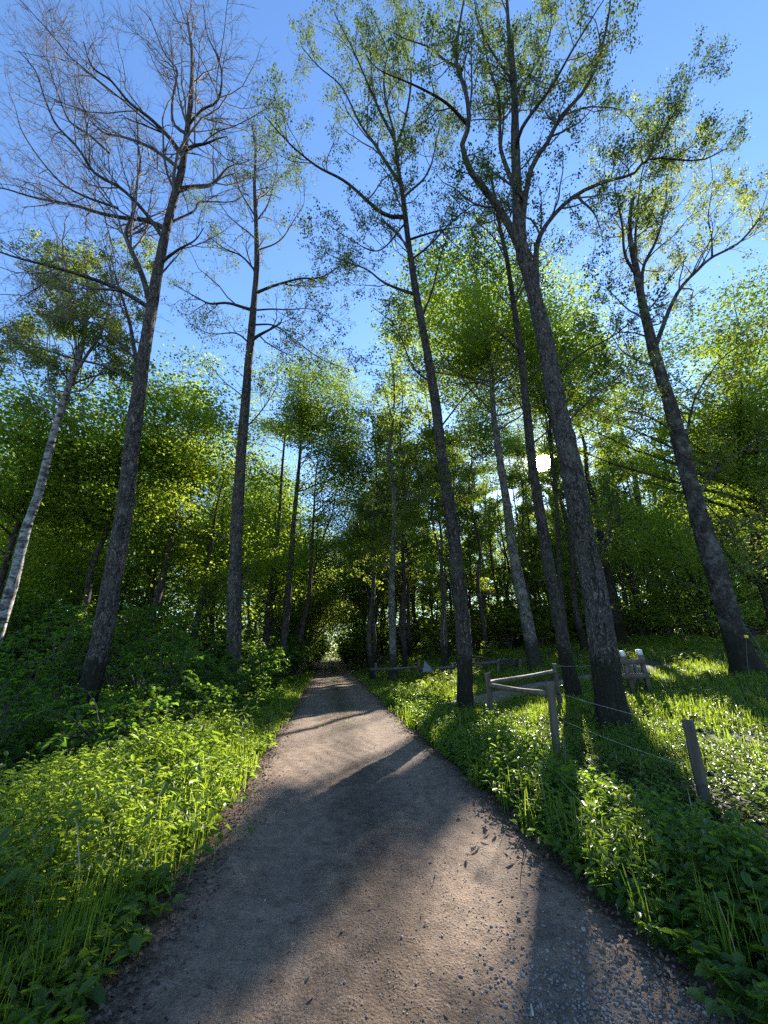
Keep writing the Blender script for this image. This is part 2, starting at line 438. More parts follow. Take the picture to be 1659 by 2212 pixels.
def road_mat():
    m, t, o = new_mat('gravel_road')
    tcn = node(t, 'ShaderNodeTexCoord')
    sx = node(t, 'ShaderNodeSeparateXYZ'); t.links.new(tcn.outputs['Object'], sx.inputs[0])
    def noise(sc, det=6, ro=.6):
        n = node(t, 'ShaderNodeTexNoise'); n.inputs['Scale'].default_value = sc; n.inputs['Detail'].default_value = det; n.inputs['Roughness'].default_value = ro
        t.links.new(tcn.outputs['Object'], n.inputs['Vector']); return n.outputs['Fac']
    big = noise(.9, 8, .7); mid = noise(7, 8, .7); fine = noise(70, 4, .7)
    base = ramp(t, big, [(.3, (.19, .138, .10)), (.72, (.335, .243, .17))])
    md = ramp(t, mid, [(.32, (.55, .52, .5)), (.66, (1.06, 1.04, 1.02))])
    m1 = node(t, 'ShaderNodeMixRGB', blend_type='MULTIPLY'); m1.inputs[0].default_value = 1
    t.links.new(base, m1.inputs[1]); t.links.new(md, m1.inputs[2])
    fd = ramp(t, fine, [(.32, (.42, .40, .39)), (.5, (.95, .94, .93)), (.72, (1.25, 1.24, 1.22))])
    m2 = node(t, 'ShaderNodeMixRGB', blend_type='MULTIPLY'); m2.inputs[0].default_value = .9
    t.links.new(m1.outputs[0], m2.inputs[1]); t.links.new(fd, m2.inputs[2])
    # darker loose strip along the middle and crumbly dark edges (leaf mould): x is the distance from the road's centre line
    ab = node(t, 'ShaderNodeMath', operation='ABSOLUTE'); t.links.new(sx.outputs['X'], ab.inputs[0])
    wob = node(t, 'ShaderNodeMath', operation='MULTIPLY_ADD'); wob.inputs[1].default_value = .5
    t.links.new(mid, wob.inputs[0]); t.links.new(ab.outputs[0], wob.inputs[2])
    cs = ramp(t, wob.outputs[0], [(.30, (.50, .48, .46)), (.78, (1.05, 1.05, 1.05))])
    m3 = node(t, 'ShaderNodeMixRGB', blend_type='MULTIPLY'); m3.inputs[0].default_value = .9
    t.links.new(m2.outputs[0], m3.inputs[1]); t.links.new(cs, m3.inputs[2])
    sc1 = node(t, 'ShaderNodeMath', operation='MULTIPLY'); sc1.inputs[1].default_value = .5; t.links.new(wob.outputs[0], sc1.inputs[0])
    es = ramp(t, sc1.outputs[0], [(.72, (1, 1, 1)), (.86, (.30, .24, .20))])
    m4 = node(t, 'ShaderNodeMixRGB', blend_type='MULTIPLY'); m4.inputs[0].default_value = 1
    t.links.new(m3.outputs[0], m4.inputs[1]); t.links.new(es, m4.inputs[2])
    p = node(t, 'ShaderNodeBsdfPrincipled'); p.inputs['Roughness'].default_value = .92; p.inputs['Specular IOR Level'].default_value = .25
    t.links.new(m4.outputs[0], p.inputs['Base Color'])
    vo = node(t, 'ShaderNodeTexVoronoi'); vo.inputs['Scale'].default_value = 60; t.links.new(tcn.outputs['Object'], vo.inputs['Vector'])
    hs = node(t, 'ShaderNodeMath', operation='MULTIPLY_ADD'); hs.inputs[1].default_value = -.35
    t.links.new(vo.outputs['Distance'], hs.inputs[0]); 
    h2 = node(t, 'ShaderNodeMath', operation='ADD'); t.links.new(fine, h2.inputs[0]); t.links.new(mid, h2.inputs[1])
    t.links.new(h2.outputs[0], hs.inputs[2])
    b = node(t, 'ShaderNodeBump'); b.inputs['Strength'].default_value = .9; b.inputs['Distance'].default_value = .018
    t.links.new(hs.outputs[0], b.inputs['Height']); t.links.new(b.outputs[0], p.inputs['Normal'])
    t.links.new(p.outputs[0], o.inputs['Surface'])
    return m
M['road'] = road_mat()

# ------------------------------------------------------------------ ground and road
def grid_mesh(name, xs, ys, zf, mat):
    X, Y = np.meshgrid(xs, ys); V = np.stack([X, Y, zf(X, Y)], -1)
    ny, nx = X.shape
    i = np.arange(ny - 1)[:, None] * nx; j = np.arange(nx - 1)[None]
    F = np.stack([i + j, i + j + 1, i + nx + j + 1, i + nx + j], -1).reshape(-1, 4)
    mb = MB(); mb.add(V, F); return mb.build(name, mat, smooth_=True)
sgn = np.linspace(-1, 1, 321)
gx = np.sinh(sgn * 5.2) / np.sinh(5.2) * 400
gy = np.sinh(np.linspace(-.55, 1, 300) * 5.2) / np.sinh(5.2) * 500
def gz(X, Y): return ground(X, Y) - .06 * smooth(.25, -.1, np.abs(U(X, Y) - UC) - UW)
tag(grid_mesh('ground', gx, gy, gz, M['soil']), kind='structure')

AX = math.atan(.1335)
def road_uv(u, v):                # u across from the centre line, v along
    return UC + u - .1335 * v, v
def rut(u): return -.022 * np.exp(-((np.abs(u) - .68) / .26) ** 2) + .012 * np.exp(-(u / .3) ** 2)
def road_z(u, v):
    return .012 + rut(u) + .006 * np.sin(u * 9 + v * 3.1) * np.sin(v * 2.3) + .004 * np.sin(u * 23 + v * 11) - .03 * smooth(1.2, 1.55, np.abs(u))
us = np.concatenate([np.linspace(-1.62, 1.62, 66)])
vs_ = np.concatenate([np.arange(-6, 8, .08), np.arange(8, 30, .25), np.arange(30, 140, 1.5)])
Ug, Vg = np.meshgrid(us, vs_)
wob = (.10 * np.sin(Vg * 1.3) + .06 * np.sin(Vg * 3.7 + 1)) * smooth(1.1, 1.6, np.abs(Ug))
Uw = Ug + wob
mb = MB(); ny, nx = Ug.shape
i = np.arange(ny - 1)[:, None] * nx; j = np.arange(nx - 1)[None]
mb.add(np.stack([Uw - .1335 * Vg, Vg, road_z(Ug, Vg)], -1), np.stack([i + j, i + j + 1, i + nx + j + 1, i + nx + j], -1).reshape(-1, 4))
road = mb.build('dirt_road', M['road'], origin=(0, 0, 0), smooth_=True)
road.location = (UC, 0, 0)
# turn so that the object's x is measured across the road for the material: bake by rotating mesh the other way
ca, sa = cos(AX), sin(AX)
co = np.empty(len(road.data.vertices) * 3, np.float32); road.data.vertices.foreach_get('co', co); co = co.reshape(-1, 3)
co2 = co.copy(); co2[:, 0] = co[:, 0] * ca + co[:, 1] * sa; co2[:, 1] = -co[:, 0] * sa + co[:, 1] * ca
road.data.vertices.foreach_set('co', co2.ravel()); road.data.update(); road.rotation_euler = (0, 0, AX)
tag(road, kind='structure')

# worn track that leaves the road to the right, behind the first tree
mb = MB()
cl = np.array([[.9, 12.2], [2.6, 13.4], [4.6, 14.6], [7.5, 15.8], [11, 17]])
cl = resample(np.c_[cl, np.zeros(5)], 40)[:, :2]
tn = unit(np.gradient(cl, axis=0)); nn = np.c_[-tn[:, 1], tn[:, 0]]
w = np.linspace(-1, 1, 11)[None] * np.linspace(.95, .55, 40)[:, None]
PX = cl[:, None, 0] + nn[:, None, 0] * w; PY = cl[:, None, 1] + nn[:, None, 1] * w
i = np.arange(39)[:, None] * 11; j = np.arange(10)[None]
mb.add(np.stack([PX, PY, ground(PX, PY) + .016 - .03 * np.abs(np.linspace(-1, 1, 11))[None] ** 4], -1), np.stack([i + j, i + j + 1, i + 12 + j, i + 11 + j], -1).reshape(-1, 4))
M['path'] = plain_mat('trodden_earth', (.11, .085, .055), (.24, .19, .13), 5, .95, .4)
tag(mb.build('path', M['path'], smooth_=True), kind='structure')

# ------------------------------------------------------------------ picked foreground trees
def px_path(pts, F0, lean, n, dF=0.0):
    q = np.array([at_F(x, y, F0 + dF * (i / max(1, len(pts) - 1)), lean) for i, (x, y) in enumerate(pts)])
    return resample(q, n)
def picked_tree(name, label, cat, F0, trunk, rad, limbs, barkm, twigm, leafm=None, leaf_n=0, leaf_l=.085, lean=-.1,
                sp=(.42, .26, .16), ln=(2.6, 1.0, .38), seed=0, stems=(), flare=.45, cullk=.5, droop=.15, cluster=.085, low=.0, up=.12, ang=48, group=None):
    global R
    R = np.random.default_rng(100 + seed)
    tp = np.array([at_F(x, y, F0, lean) for x, y in trunk])
    g0 = float(ground(tp[0, 0], tp[0, 1]))
    if tp[0, 2] > g0 - .05: 
        d = unit(tp[1] - tp[0]); d[2] = max(d[2], .2)
        tp = np.vstack([tp[0] - d * ((tp[0, 2] - g0 + .12) / d[2]), tp])
    base = np.array([tp[0, 0], tp[0, 1], g0])
    root = thing(name, label, cat, base, group)
    Lt = np.linalg.norm(np.diff(tp, axis=0), axis=1).sum()
    tr = resample(tp, int(Lt / .09) + 2)
    h = np.linspace(0, 1, len(tr))
    rt = rad[1] + (rad[0] - rad[1]) * (1 - h) ** .9
    mb = MB(); trunk_tube(mb, tr, rt, 44, .085, flare, seed + 1)
    limb_p, limb_r = [], []
    for k, L in enumerate(limbs):
        pts, r0 = L[0], L[1]
        dF = L[2] if len(L) > 2 else R.uniform(-2.5, 2.5)
        q = px_path(pts, F0, lean, 24, dF)
        # start inside the trunk
        if not (len(L) > 3 and L[3]):
            i = np.argmin(np.linalg.norm(tr - q[0], axis=1)); q = q + (tr[i] - q[0]) * np.linspace(1, 0, 24)[:, None] ** 2
        ln_ = np.linalg.norm(q[-1] - q[0]); kn = R.normal(size=(6, 3)) * .007 * ln_; kn[0] = kn[-1] = 0; q += resample(kn + np.c_[np.arange(6) * 1e-3, np.zeros((6, 2))], 24)
        limb_p.append(q); limb_r.append(r0 * .8 * (1 - .82 * np.linspace(0, 1, 24) ** .8))
    top = resample(tr[int(len(tr) * .55):], 24); tr_r = np.interp(np.linspace(.55, 1, 24), h, rt)
    if limb_p:
        LP = np.array(limb_p); LR = np.array(limb_r)
        tubes(mb, LP, LR, 8)
        LPa = np.concatenate([LP, top[None]]); LRa = np.concatenate([LR, tr_r[None]])
    else:
        LPa, LRa = top[None], tr_r[None]
    mb.build('trunk', barkm, root, base, True)
    p1, r1 = grow(LPa, LRa, sp[0], ln[0], ang, up, .2, 7, .16, .5, .008)
    p2, r2 = grow(p1, r1, sp[1], ln[1], 45, up * .7, .28, 5, .15, .6, .005)
    p3, r3 = grow(p2, r2, sp[2], ln[2], 42, up * .5, .3, 4, .1, .7, .0035)
    if low:       # thin dead twigs on the bare stem
        lowp = resample(tr[int(len(tr) * .1):int(len(tr) * .55)], 24)
        pl, rl = grow(lowp[None], np.interp(np.linspace(.1, .55, 24), h, rt)[None] * .3, low, 2.0, 75, .02, .22, 7, 0, .3, .006)
        ql, sl = grow(pl, rl, .3, .7, 45, .05, .3, 5, .2, .6, .004)
        p1 = np.concatenate([p1, pl]); r1 = np.concatenate([r1, rl]); p2 = np.concatenate([p2, ql]); r2 = np.concatenate([r2, sl])
    def kp(p, k_):
        m = cull(p.mean(1), k_); return m
    m1 = kp(p1, min(.5, cullk)); m2 = kp(p2, cullk); m3 = kp(p3, cullk)
    mb = MB(); tubes(mb, p1[m1], r1[m1], 5); tubes(mb, p2[m2], r2[m2], 4); tubes(mb, p3[m3], r3[m3], 3)
    mb.build('branches', twigm, root, base, True)
    if leaf_n:
        src = np.concatenate([p3[:, 1:].reshape(-1, 3), p2[:, 2:].reshape(-1, 3)])
        kc = R.integers(0, len(src), leaf_n // 5)
        k = kc[(len(kc) * R.random(leaf_n) ** 1.25).astype(int)]
        P = src[k] + R.normal(size=(leaf_n, 3)) * cluster
        m = cull(P, cullk * .5); P = P[m]; n = len(P)
        D = R.normal(size=(n, 3)); D[:, 2] -= droop * 3
        N = R.normal(size=(n, 3)) * .9 + np.array([0, 0, .7])
        mb = MB(); L_ = leaf_l * R.uniform(.6, 1.25, n); leaves(mb, P, D, N, L_, L_ * .8, hexa=False)
        mb.build('foliage', leafm, root, base)
    return root, tr, rt

A_limbs = [
    ([(320, 665), (305, 600), (278, 535), (272, 512), (283, 470), (290, 410), (300, 350), (290, 290)], .11, .8),
    ([(274, 515), (250, 450), (215, 400), (170, 370), (145, 320), (105, 270), (88, 210), (75, 150), (40, 110)], .075, -1.5),
    ([(345, 492), (295, 472), (250, 467), (200, 455), (145, 435), (75, 425), (15, 410), (-40, 400)], .09, 1.5),
    ([(310, 667), (250, 622), (175, 595), (100, 570), (0, 540), (-80, 500)], .085, -1.),
    ([(345, 575), (380, 545), (418, 520), (440, 492)], .07, -.6),
    ([(370, 485), (400, 467), (425, 452), (435, 435), (500, 435), (530, 417)], .055, 1),
    ([(388, 410), (430, 402), (465, 390), (500, 360), (540, 345)], .10, 1.5),
    ([(400, 325), (455, 307), (490, 295)], .08, -.8),
    ([(380, 340), (350, 295), (315, 255), (275, 220), (240, 175), (200, 145), (180, 90)], .085, -2),
    ([(370, 370), (330, 325), (300, 300), (260, 287), (215, 280), (170, 230), (160, 160)], .075, 2),
    ([(400, 290), (380, 270), (375, 220), (380, 150), (350, 110), (320, 50), (295, 10)], .06, 1.),
    ([(415, 270), (440, 235), (470, 215), (480, 150), (450, 75), (440, 10)], .055, -1),
    ([(283, 850), (285, 790), (278, 740), (272, 690), (262, 640), (240, 560)], .10, .6),
    ([(276, 831), (208, 787), (130, 768), (52, 750), (-20, 730)], .055, 1.2),
    ([(290, 790), (240, 740), (190, 700), (120, 680), (60, 620)], .045, 1.),
    ([(235, 330), (200, 300), (150, 260), (120, 180), (105, 90), (140, 60)], .045, .5, 1),
    ([(255, 450), (190, 430), (120, 380), (60, 300), (20, 200)], .045, -.5, 1),
    ([(300, 600), (370, 560), (400, 520)], .04, 1),
]
picked_tree('bare_tree', 'tall nearly leafless tree with rough brown bark, nearest trunk left of the road', 'tree', 8.7,
            [(165, 1590), (205, 1440), (235, 1300), (270, 1090), (295, 880), (325, 680), (348, 550), (370, 450), (392, 370), (402, 300), (412, 220), (415, 120), (405, 40)],
            (.205, .03), A_limbs, M['bark'], M['twig_bare'], seed=1, sp=(.32, .2, .15), ln=(3.4, 1.4, .55), cullk=.75, flare=.3, up=.14, ang=42, leafm=M['leaf'], leaf_n=300, leaf_l=.05)

B_limbs = [
    ([(558, 632), (600, 612), (645, 602), (690, 598), (740, 570)], .09, -1),
    ([(540, 672), (490, 655), (450, 657), (415, 640), (375, 615)], .09, .8),
    ([(548, 590), (520, 555), (480, 535), (440, 500)], .06, -1.2),
    ([(555, 735), (580, 715), (605, 700), (607, 685)], .10, -.8),
    ([(532, 740), (505, 720), (450, 720), (400, 690)], .05, 1.5),
    ([(550, 700), (600, 702), (645, 740), (700, 780), (760, 800)], .05, -1.6),
    ([(550, 670), (615, 670), (670, 667), (730, 697)], .05, 1),
    ([(553, 480), (580, 430), (600, 360), (590, 300)], .05, 1),
    ([(551, 470), (520, 410), (500, 340), (510, 290)], .05, -1),
    ([(555, 540), (610, 510), (650, 450), (660, 400)], .05, 1.4),
    ([(553, 520), (500, 470), (460, 420)], .05, 1),
    ([(525, 930), (560, 890), (600, 830), (590, 780)], .04, -1),
    ([(530, 860), (480, 820), (430, 760)], .035, -1),
]
picked_tree('alder_tree', 'tall straight grey trunk left of the road, sparse crown with first yellow-green leaves', 'tree', 13.4,
            [(503, 1525), (505, 1400), (507, 1250), (514, 1090), (525, 930), (540, 750), (550, 640), (555, 560), (553, 480), (550, 400), (552, 320), (545, 270)],
            (.25, .03), B_limbs, M['bark'], M['twig'], M['leaf'], 11000, .075, seed=2, ln=(3.0, 1.2, .5), low=.6, cullk=.5)

C_limbs = [
    ([(877, 470), (830, 462), (750, 395), (675, 350), (615, 305), (570, 250)], .10, -1.2),
    ([(895, 640), (830, 612), (790, 582), (740, 560), (700, 545)], .07, 1.2),
    ([(880, 520), (920, 505), (970, 492), (1030, 490)], .06, -1),
    ([(925, 690), (945, 600), (970, 495), (985, 450)], .06, .8),
    ([(865, 400), (815, 320), (775, 265), (735, 185), (690, 145), (650, 100)], .09, .8),
    ([(852, 300), (800, 200), (760, 100), (720, 20)], .08, -1),
    ([(855, 320), (880, 250), (890, 170), (870, 80), (880, 0)], .08, 1),
    ([(870, 430), (920, 380), (940, 300), (960, 220)], .06, 1.5),
    ([(875, 480), (820, 540), (760, 520), (700, 480)], .05, -1.5),
    ([(850, 290), (830, 200), (835, 100), (800, 10)], .07, 0),
    ([(970, 1090), (930, 1085), (880, 1060), (820, 1070)], .035, -1),
    ([(982, 1180), (1005, 1120), (1010, 1080)], .05, -.4),
    ([(935, 830), (890, 790), (850, 700), (800, 660)], .05, 1),
    ([(948, 930), (1000, 860), (1060, 800)], .045, -1),
]
picked_tree('alder_tree', 'dark leaning trunk just right of the road with small dark leaves high up', 'tree', 11.2,
            [(1005, 1548), (1003, 1400), (985, 1200), (970, 1090), (950, 950), (935, 830), (915, 720), (895, 610), (882, 520), (872, 440), (860, 360), (850, 280)],
            (.215, .05), C_limbs, M['bark_dark'], M['twig'], M['leaf'], 36000, .068, seed=3, ln=(3.2, 1.2, .5), low=.8, cullk=.2)

E_limbs = [
    ([(1152, 615), (1135, 545), (1108, 480), (1070, 425), (1030, 380), (1005, 325), (1015, 280), (1005, 200), (995, 150), (1000, 75), (1005, -20)], .16, -1),
    ([(1010, 270), (965, 225), (915, 195), (830, 155), (790, 120)], .07, -1.5, 1),
    ([(998, 150), (945, 115), (895, 85), (830, 60)], .06, 1., 1),
    ([(1140, 570), (1134, 480), (1150, 360), (1180, 310), (1210, 250), (1265, 195), (1300, 130), (1315, 30), (1320, -60)], .13, -1.5),
    ([(1215, 250), (1270, 230), (1330, 232), (1355, 250), (1400, 300)], .05, 1, 1),
    ([(1165, 690), (1158, 600), (1160, 520), (1195, 465), (1245, 425), (1305, 400), (1370, 380), (1395, 350), (1430, 340), (1515, 345), (1570, 320)], .12, .8),
    ([(1118, 420), (1090, 340), (1085, 300), (1075, 225), (1060, 150), (1045, 80), (1025, -10)], .09, 1.2),
    ([(1112, 250), (1110, 190), (1080, 135), (1035, 50), (1020, -20)], .07, -1),
    ([(1112, 210), (1125, 175), (1150, 150), (1190, 75), (1210, -10)], .07, 1),
    ([(1116, 330), (1130, 280), (1190, 190), (1245, 100), (1310, -10)], .08, -2),
    ([(1395, 350), (1440, 270), (1480, 200), (1490, 150)], .05, 1, 1),
    ([(1250, 425), (1280, 460), (1300, 500)], .05, -.5, 1),
    ([(1190, 820), (1260, 760), (1330, 720), (1400, 660)], .05, -1.2),
    ([(1215, 920), (1290, 850), (1360, 790)], .04, -1.0),
    ([(1262, 1200), (1300, 1185), (1318, 1160), (1311, 1120)], .07, -.3),
]
E_root, E_tr, E_rt = picked_tree('lime_tree', 'thickest ridged grey trunk right of the road, forking into a wide leafy crown', 'tree', 8.8,
            [(1327, 1592), (1310, 1450), (1290, 1310), (1262, 1170), (1238, 1030), (1205, 880), (1180, 750), (1150, 620), (1125, 530), (1118, 440), (1115, 360), (1113, 300), (1110, 190), (1100, 80), (1095, 0)],
            (.29, .045), E_limbs, M['bark'], M['twig'], M['leaf'], 42000, .066, seed=4, ln=(2.6, 1.0, .42), cullk=.15, flare=.6)

D_limbs = [
    ([(1100, 590), (1085, 520), (1065, 450), (1040, 400)], .06, 1),
    ([(1110, 660), (1150, 590), (1190, 540)], .05, 1),
    ([(1125, 760), (1080, 720), (1040, 680)], .05, -1),
    ([(1142, 900), (1100, 840), (1050, 800)], .045, 1.4),
    ([(1150, 960), (1220, 900), (1300, 860)], .04, 1.2),
]
picked_tree('lime_tree', 'smooth dark trunk behind and left of the thickest trunk, beside the low sun', 'tree', 12.0,
            [(1240, 1505), (1215, 1380), (1190, 1250), (1170, 1130), (1151, 1010), (1137, 880), (1125, 760), (1110, 660), (1095, 560), (1080, 490), (1070, 430), (1060, 380)],
            (.20, .04), D_limbs, M['bark_dark'], M['twig'], M['leaf'], 5000, .08, seed=5, ln=(2.6, 1.0, .42), cullk=.2, low=1.2)

F_limbs = [
    ([(1415, 760), (1459, 636), (1508, 582), (1538, 557), (1584, 536), (1616, 506), (1659, 444), (1720, 380)], .11, -.8),
    ([(1538, 557), (1530, 480), (1535, 400), (1530, 330)], .05, .5, 1),
    ([(1387, 650), (1400, 560), (1424, 511), (1435, 457), (1443, 403), (1450, 360), (1458, 290)], .10, 1),
    ([(1378, 606), (1353, 555), (1343, 492), (1335, 444), (1330, 390), (1350, 320)], .08, -1),
    ([(1481, 985), (1497, 863), (1540, 798), (1575, 763), (1640, 720)], .07, -1.5),
    ([(1375, 600), (1372, 520), (1380, 440), (1390, 370), (1420, 300)], .08, 0),
    ([(1500, 1085), (1560, 1000), (1640, 950), (1720, 900)], .07, -.8),
    ([(1465, 940), (1400, 900), (1330, 880), (1270, 850)], .05, -.5),
    ([(1530, 1185), (1590, 1150), (1659, 1100)], .05, .6),
    ([(1428, 800), (1350, 760), (1300, 700)], .05, 1),
    ([(1553, 1250), (1575, 1235), (1610, 1220), (1660, 1222)], .045, -.6),
]
picked_tree('aspen_tree', 'leaning trunk with mottled lichen patches at the right edge of the meadow', 'tree', 12.6,
            [(1622, 1472), (1590, 1380), (1560, 1280), (1530, 1180), (1500, 1080), (1470, 960), (1440, 850), (1410, 750), (1387, 650), (1372, 570), (1360, 500), (1365, 430)],
            (.33, .055), F_limbs, M['bark_mottled'], M['twig'], M['leaf_birch'], 30000, .08, seed=6, ln=(3.2, 1.3, .5), low=.8, cullk=.12, flare=.9)

G_limbs = [
    ([(133, 885), (112, 850), (105, 800), (100, 740), (115, 660)], .06, .6),
    ([(150, 830), (160, 760), (150, 680), (150, 600), (140, 540)], .08, .5),
    ([(158, 815), (195, 760), (220, 720), (240, 640), (235, 570)], .08, -.8),
    ([(140, 850), (180, 840), (205, 815), (260, 760), (300, 700)], .045, 1),
    ([(128, 910), (80, 860), (40, 800), (10, 740)], .05, 1),
    ([(150, 700), (100, 630), (60, 570), (40, 530)], .05, -.6, 1),
    ([(235, 620), (280, 600), (310, 570)], .04, .6, 1),
]
picked_tree('birch_tree', 'white barked birch with black bands at the far left edge', 'birch', 12.5,
            [(-40, 1470), (-8, 1380), (25, 1270), (55, 1150), (85, 1060), (110, 960), (130, 890), (150, 830), (170, 780), (185, 700), (190, 620), (180, 540)],
            (.165, .035), G_limbs, M['birch'], M['twig'], M['leaf_birch'], 34000, .085, seed=7, ln=(2.6, 1.2, .55), up=-.02, cullk=.7, droop=.3, flare=.2)

# ------------------------------------------------------------------ dense crowned trees
def clump(n):
    return np.sin(n[:, 0] * 1.7 + 1.3 * np.sin(n[:, 1] * 1.1)) + np.sin(n[:, 1] * 1.9 + 1.1 * np.sin(n[:, 2] * 1.3) + 2) + np.sin(n[:, 2] * 2.1 + n[:, 0] * .8 + 4)
def dense_tree(name, label, cat, base, height, crown_c, crown_r, n_spray, per, leaf_l, leafm, barkm, r0, seed, group=None, trunk_pts=None, flat=.3, cullk=.03, thin=-.6, spray=.55, forks=1, keepk=1.0, nb=60):
    global R
    R = np.random.default_rng(1000 + seed)
    base = np.array(base, float); base[2] = float(ground(base[0], base[1]))
    root = thing(name, label, cat, base, group)
    cc = np.array(crown_c, float); cr = np.array(crown_r, float)
    # spray centres
    q = unit(R.normal(size=(n_spray * 4, 3))) * (R.random((n_spray * 4, 1)) ** .42)
    lobe = 1 + .17 * clump(unit(q) * 2.3 + seed * 1.9) + .08 * clump(unit(q) * 5 + seed)
    S = cc + q * cr * np.clip(lobe, .45, 1.5)[:, None]
    S = S[(clump(S * .9 + seed * 3.7) + R.normal(size=len(S)) * .35 > thin) & (S[:, 2] > base[2] + .5)][:n_spray]
    S = S[cull(S, cullk)]
    # trunk
    if trunk_pts is None:
        k = 9; z = np.linspace(0, 1, k)
        tp = base + np.c_[(cc[0] - base[0]) * z ** 1.3, (cc[1] - base[1]) * z ** 1.3, (cc[2] + cr[2] * .75 - base[2]) * z]
        tp[1:-1, :2] += R.normal(size=(k - 2, 2)) * .02 * height * .35
    else: tp = np.array(trunk_pts, float)
    tp[0, 2] = base[2] - .15
    Lt = np.linalg.norm(np.diff(tp, axis=0), axis=1).sum()
    tr = resample(tp, max(12, int(Lt / .4))); h = np.linspace(0, 1, len(tr)); rt = r0 * (1 - .9 * h ** .9)
    mb = MB(); trunk_tube(mb, tr, rt, 14, .06, .35, seed)
    # limbs run from the trunk to some of the sprays
    if len(S):
        k = R.choice(len(S), min(nb, len(S)), replace=False)
        E_ = S[k]
        dist = np.linalg.norm(E_[:, :2] - tr[len(tr) // 2, :2], axis=1)
        zt = np.clip(E_[:, 2] - dist * R.uniform(.35, .9, len(k)), base[2] + .15 * height, tr[-1, 2] - .2)
        idx = np.clip(np.searchsorted(tr[:, 2], zt), 1, len(tr) - 1)
        ok_ = cull((tr[idx] + E_) / 2, .02) & cull(E_ * .75 + tr[idx] * .25, .02); k = k[ok_]; E_ = E_[ok_]; idx = idx[ok_]; dist = dist[ok_]
        S0 = tr[idx]; t = np.linspace(0, 1, 8)[None, :, None]
        mid = (S0 + E_) / 2 + np.c_[np.zeros((len(k), 2)), -.08 * dist + R.normal(size=len(k)) * .3] + np.c_[R.normal(size=(len(k), 2)) * .25, np.zeros(len(k))]
        path = (1 - t) ** 2 * S0[:, None] + 2 * t * (1 - t) * mid[:, None] + t ** 2 * E_[:, None]
        path[:, 1:-1] += R.normal(size=(len(k), 6, 3)) * .05
        lr = np.minimum(rt[idx] * .5, .016 + dist * .011)
        rad = lr[:, None] * np.linspace(1, .18, 8)[None]
        tubes(mb, path, rad, 5)
        pw_, rw = grow(path, rad, .5, 1.0, 45, .02, .25, 5, .35, .6, .006)
        pw_ok = cull(pw_.mean(1), .03); tubes(mb, pw_[pw_ok], rw[pw_ok], 3)
    mb.build('trunk', barkm, root, base, True)
    n = len(S) * per
    if n:
        sc = np.repeat(S, per, 0)
        size = np.repeat(R.uniform(.6, 1.25, len(S)), per) * spray
        tilt = np.repeat(R.normal(size=(len(S), 2)) * .35, per, 0)
        o_ = R.normal(size=(n, 3)) * size[:, None]; o_[:, 2] *= flat
        o_[:, 2] += o_[:, 0] * tilt[:, 0] + o_[:, 1] * tilt[:, 1] - .12 * (o_[:, 0] ** 2 + o_[:, 1] ** 2)
        P = sc + o_
        m = cull(P, .01 if base[1] > 22 else .08); P = P[m]; o_ = o_[m]; n = len(P)
        tn_ = np.clip(np.repeat(R.random(len(S)), per)[m] * .5 + R.random(n) * .5, 0, 1)
        D = o_ * np.array([1, 1, .3]) + R.normal(size=(n, 3)) * .35; D[:, 2] -= .15
        N = R.normal(size=(n, 3)) * .42 + np.array([0, 0, 1.])
        Ll = leaf_l * R.uniform(.65, 1.3, n)
        mb = MB(); leaves(mb, P, D, N, Ll, Ll * .75, tn_); mb.build('foliage', leafm, root, base)
    return root
def copy_tree(src, loc, rz, sc, label=None, group=None):
    r = src.copy(); C.objects.link(r)
    r.location = loc; r.rotation_euler = (0, 0, rz); r.scale = (sc, sc, sc)
    if label: r['label'] = label
    if group: r['group'] = group
    for ch in src.children:
        c_ = ch.copy(); C.objects.link(c_); c_.parent = r
    return r

# the sunlit tree with a pale stem behind the first trunks
N_pts = [at_F(x, y, 19.8, -.06) for x, y in [(1160, 1456), (1130, 1300), (1110, 1200), (1095, 1090), (1078, 980), (1065, 880), (1060, 780), (1045, 660), (1020, 560)]]
ccN = (at_F(1035, 720, 20.3, -.06)); 
dense_tree('maple_tree', 'pale lichened trunk with a bright yellow-green maple crown behind the leaning dark trunk', 'tree', N_pts[0], 19, ccN, (5.6, 4.4, 5.2), 1400, 34, .155, M['leaf_maple'], M['bark_pale'], .33, 1, flat=.2, trunk_pts=N_pts, thin=-.9, cullk=.04, nb=70)
ccN2 = at_F(1200, 790, 21, -.06)
dense_tree('maple_tree', 'maple with drooping dark green boughs behind the thickest trunk', 'tree', (10.5, 23.5, 0), 16, ccN2, (3.4, 3.2, 4.6), 800, 26, .16, M['leaf_maple'], M['bark_dark'], .2, 2, thin=-.8, cullk=.03)

# beech with layered boughs at the right
ccH = at_F(1600, 880, 15.5, 0)
dense_tree('beech_tree', 'broad beech with layered green boughs filling the right edge behind the mottled trunk', 'tree', (18.5, 19.0, 0), 17, ccH + np.array([1.5, 1, 0]), (7.8, 4.8, 7.8), 2500, 42, .12, M['leaf_beech'], M['bark_dark'], .33, 3, flat=.09, spray=.68, thin=-.5, cullk=.04, nb=130)
dense_tree('beech_tree', 'lower beech boughs hanging over the far side of the meadow', 'tree', (20.5, 25, 0), 12, (18.5, 23.5, 6.8), (6.5, 4, 4.6), 1000, 28, .14, M['leaf_beech'], M['bark_dark'], .24, 4, flat=.10, spray=.6, thin=-.6, cullk=.03, nb=80)

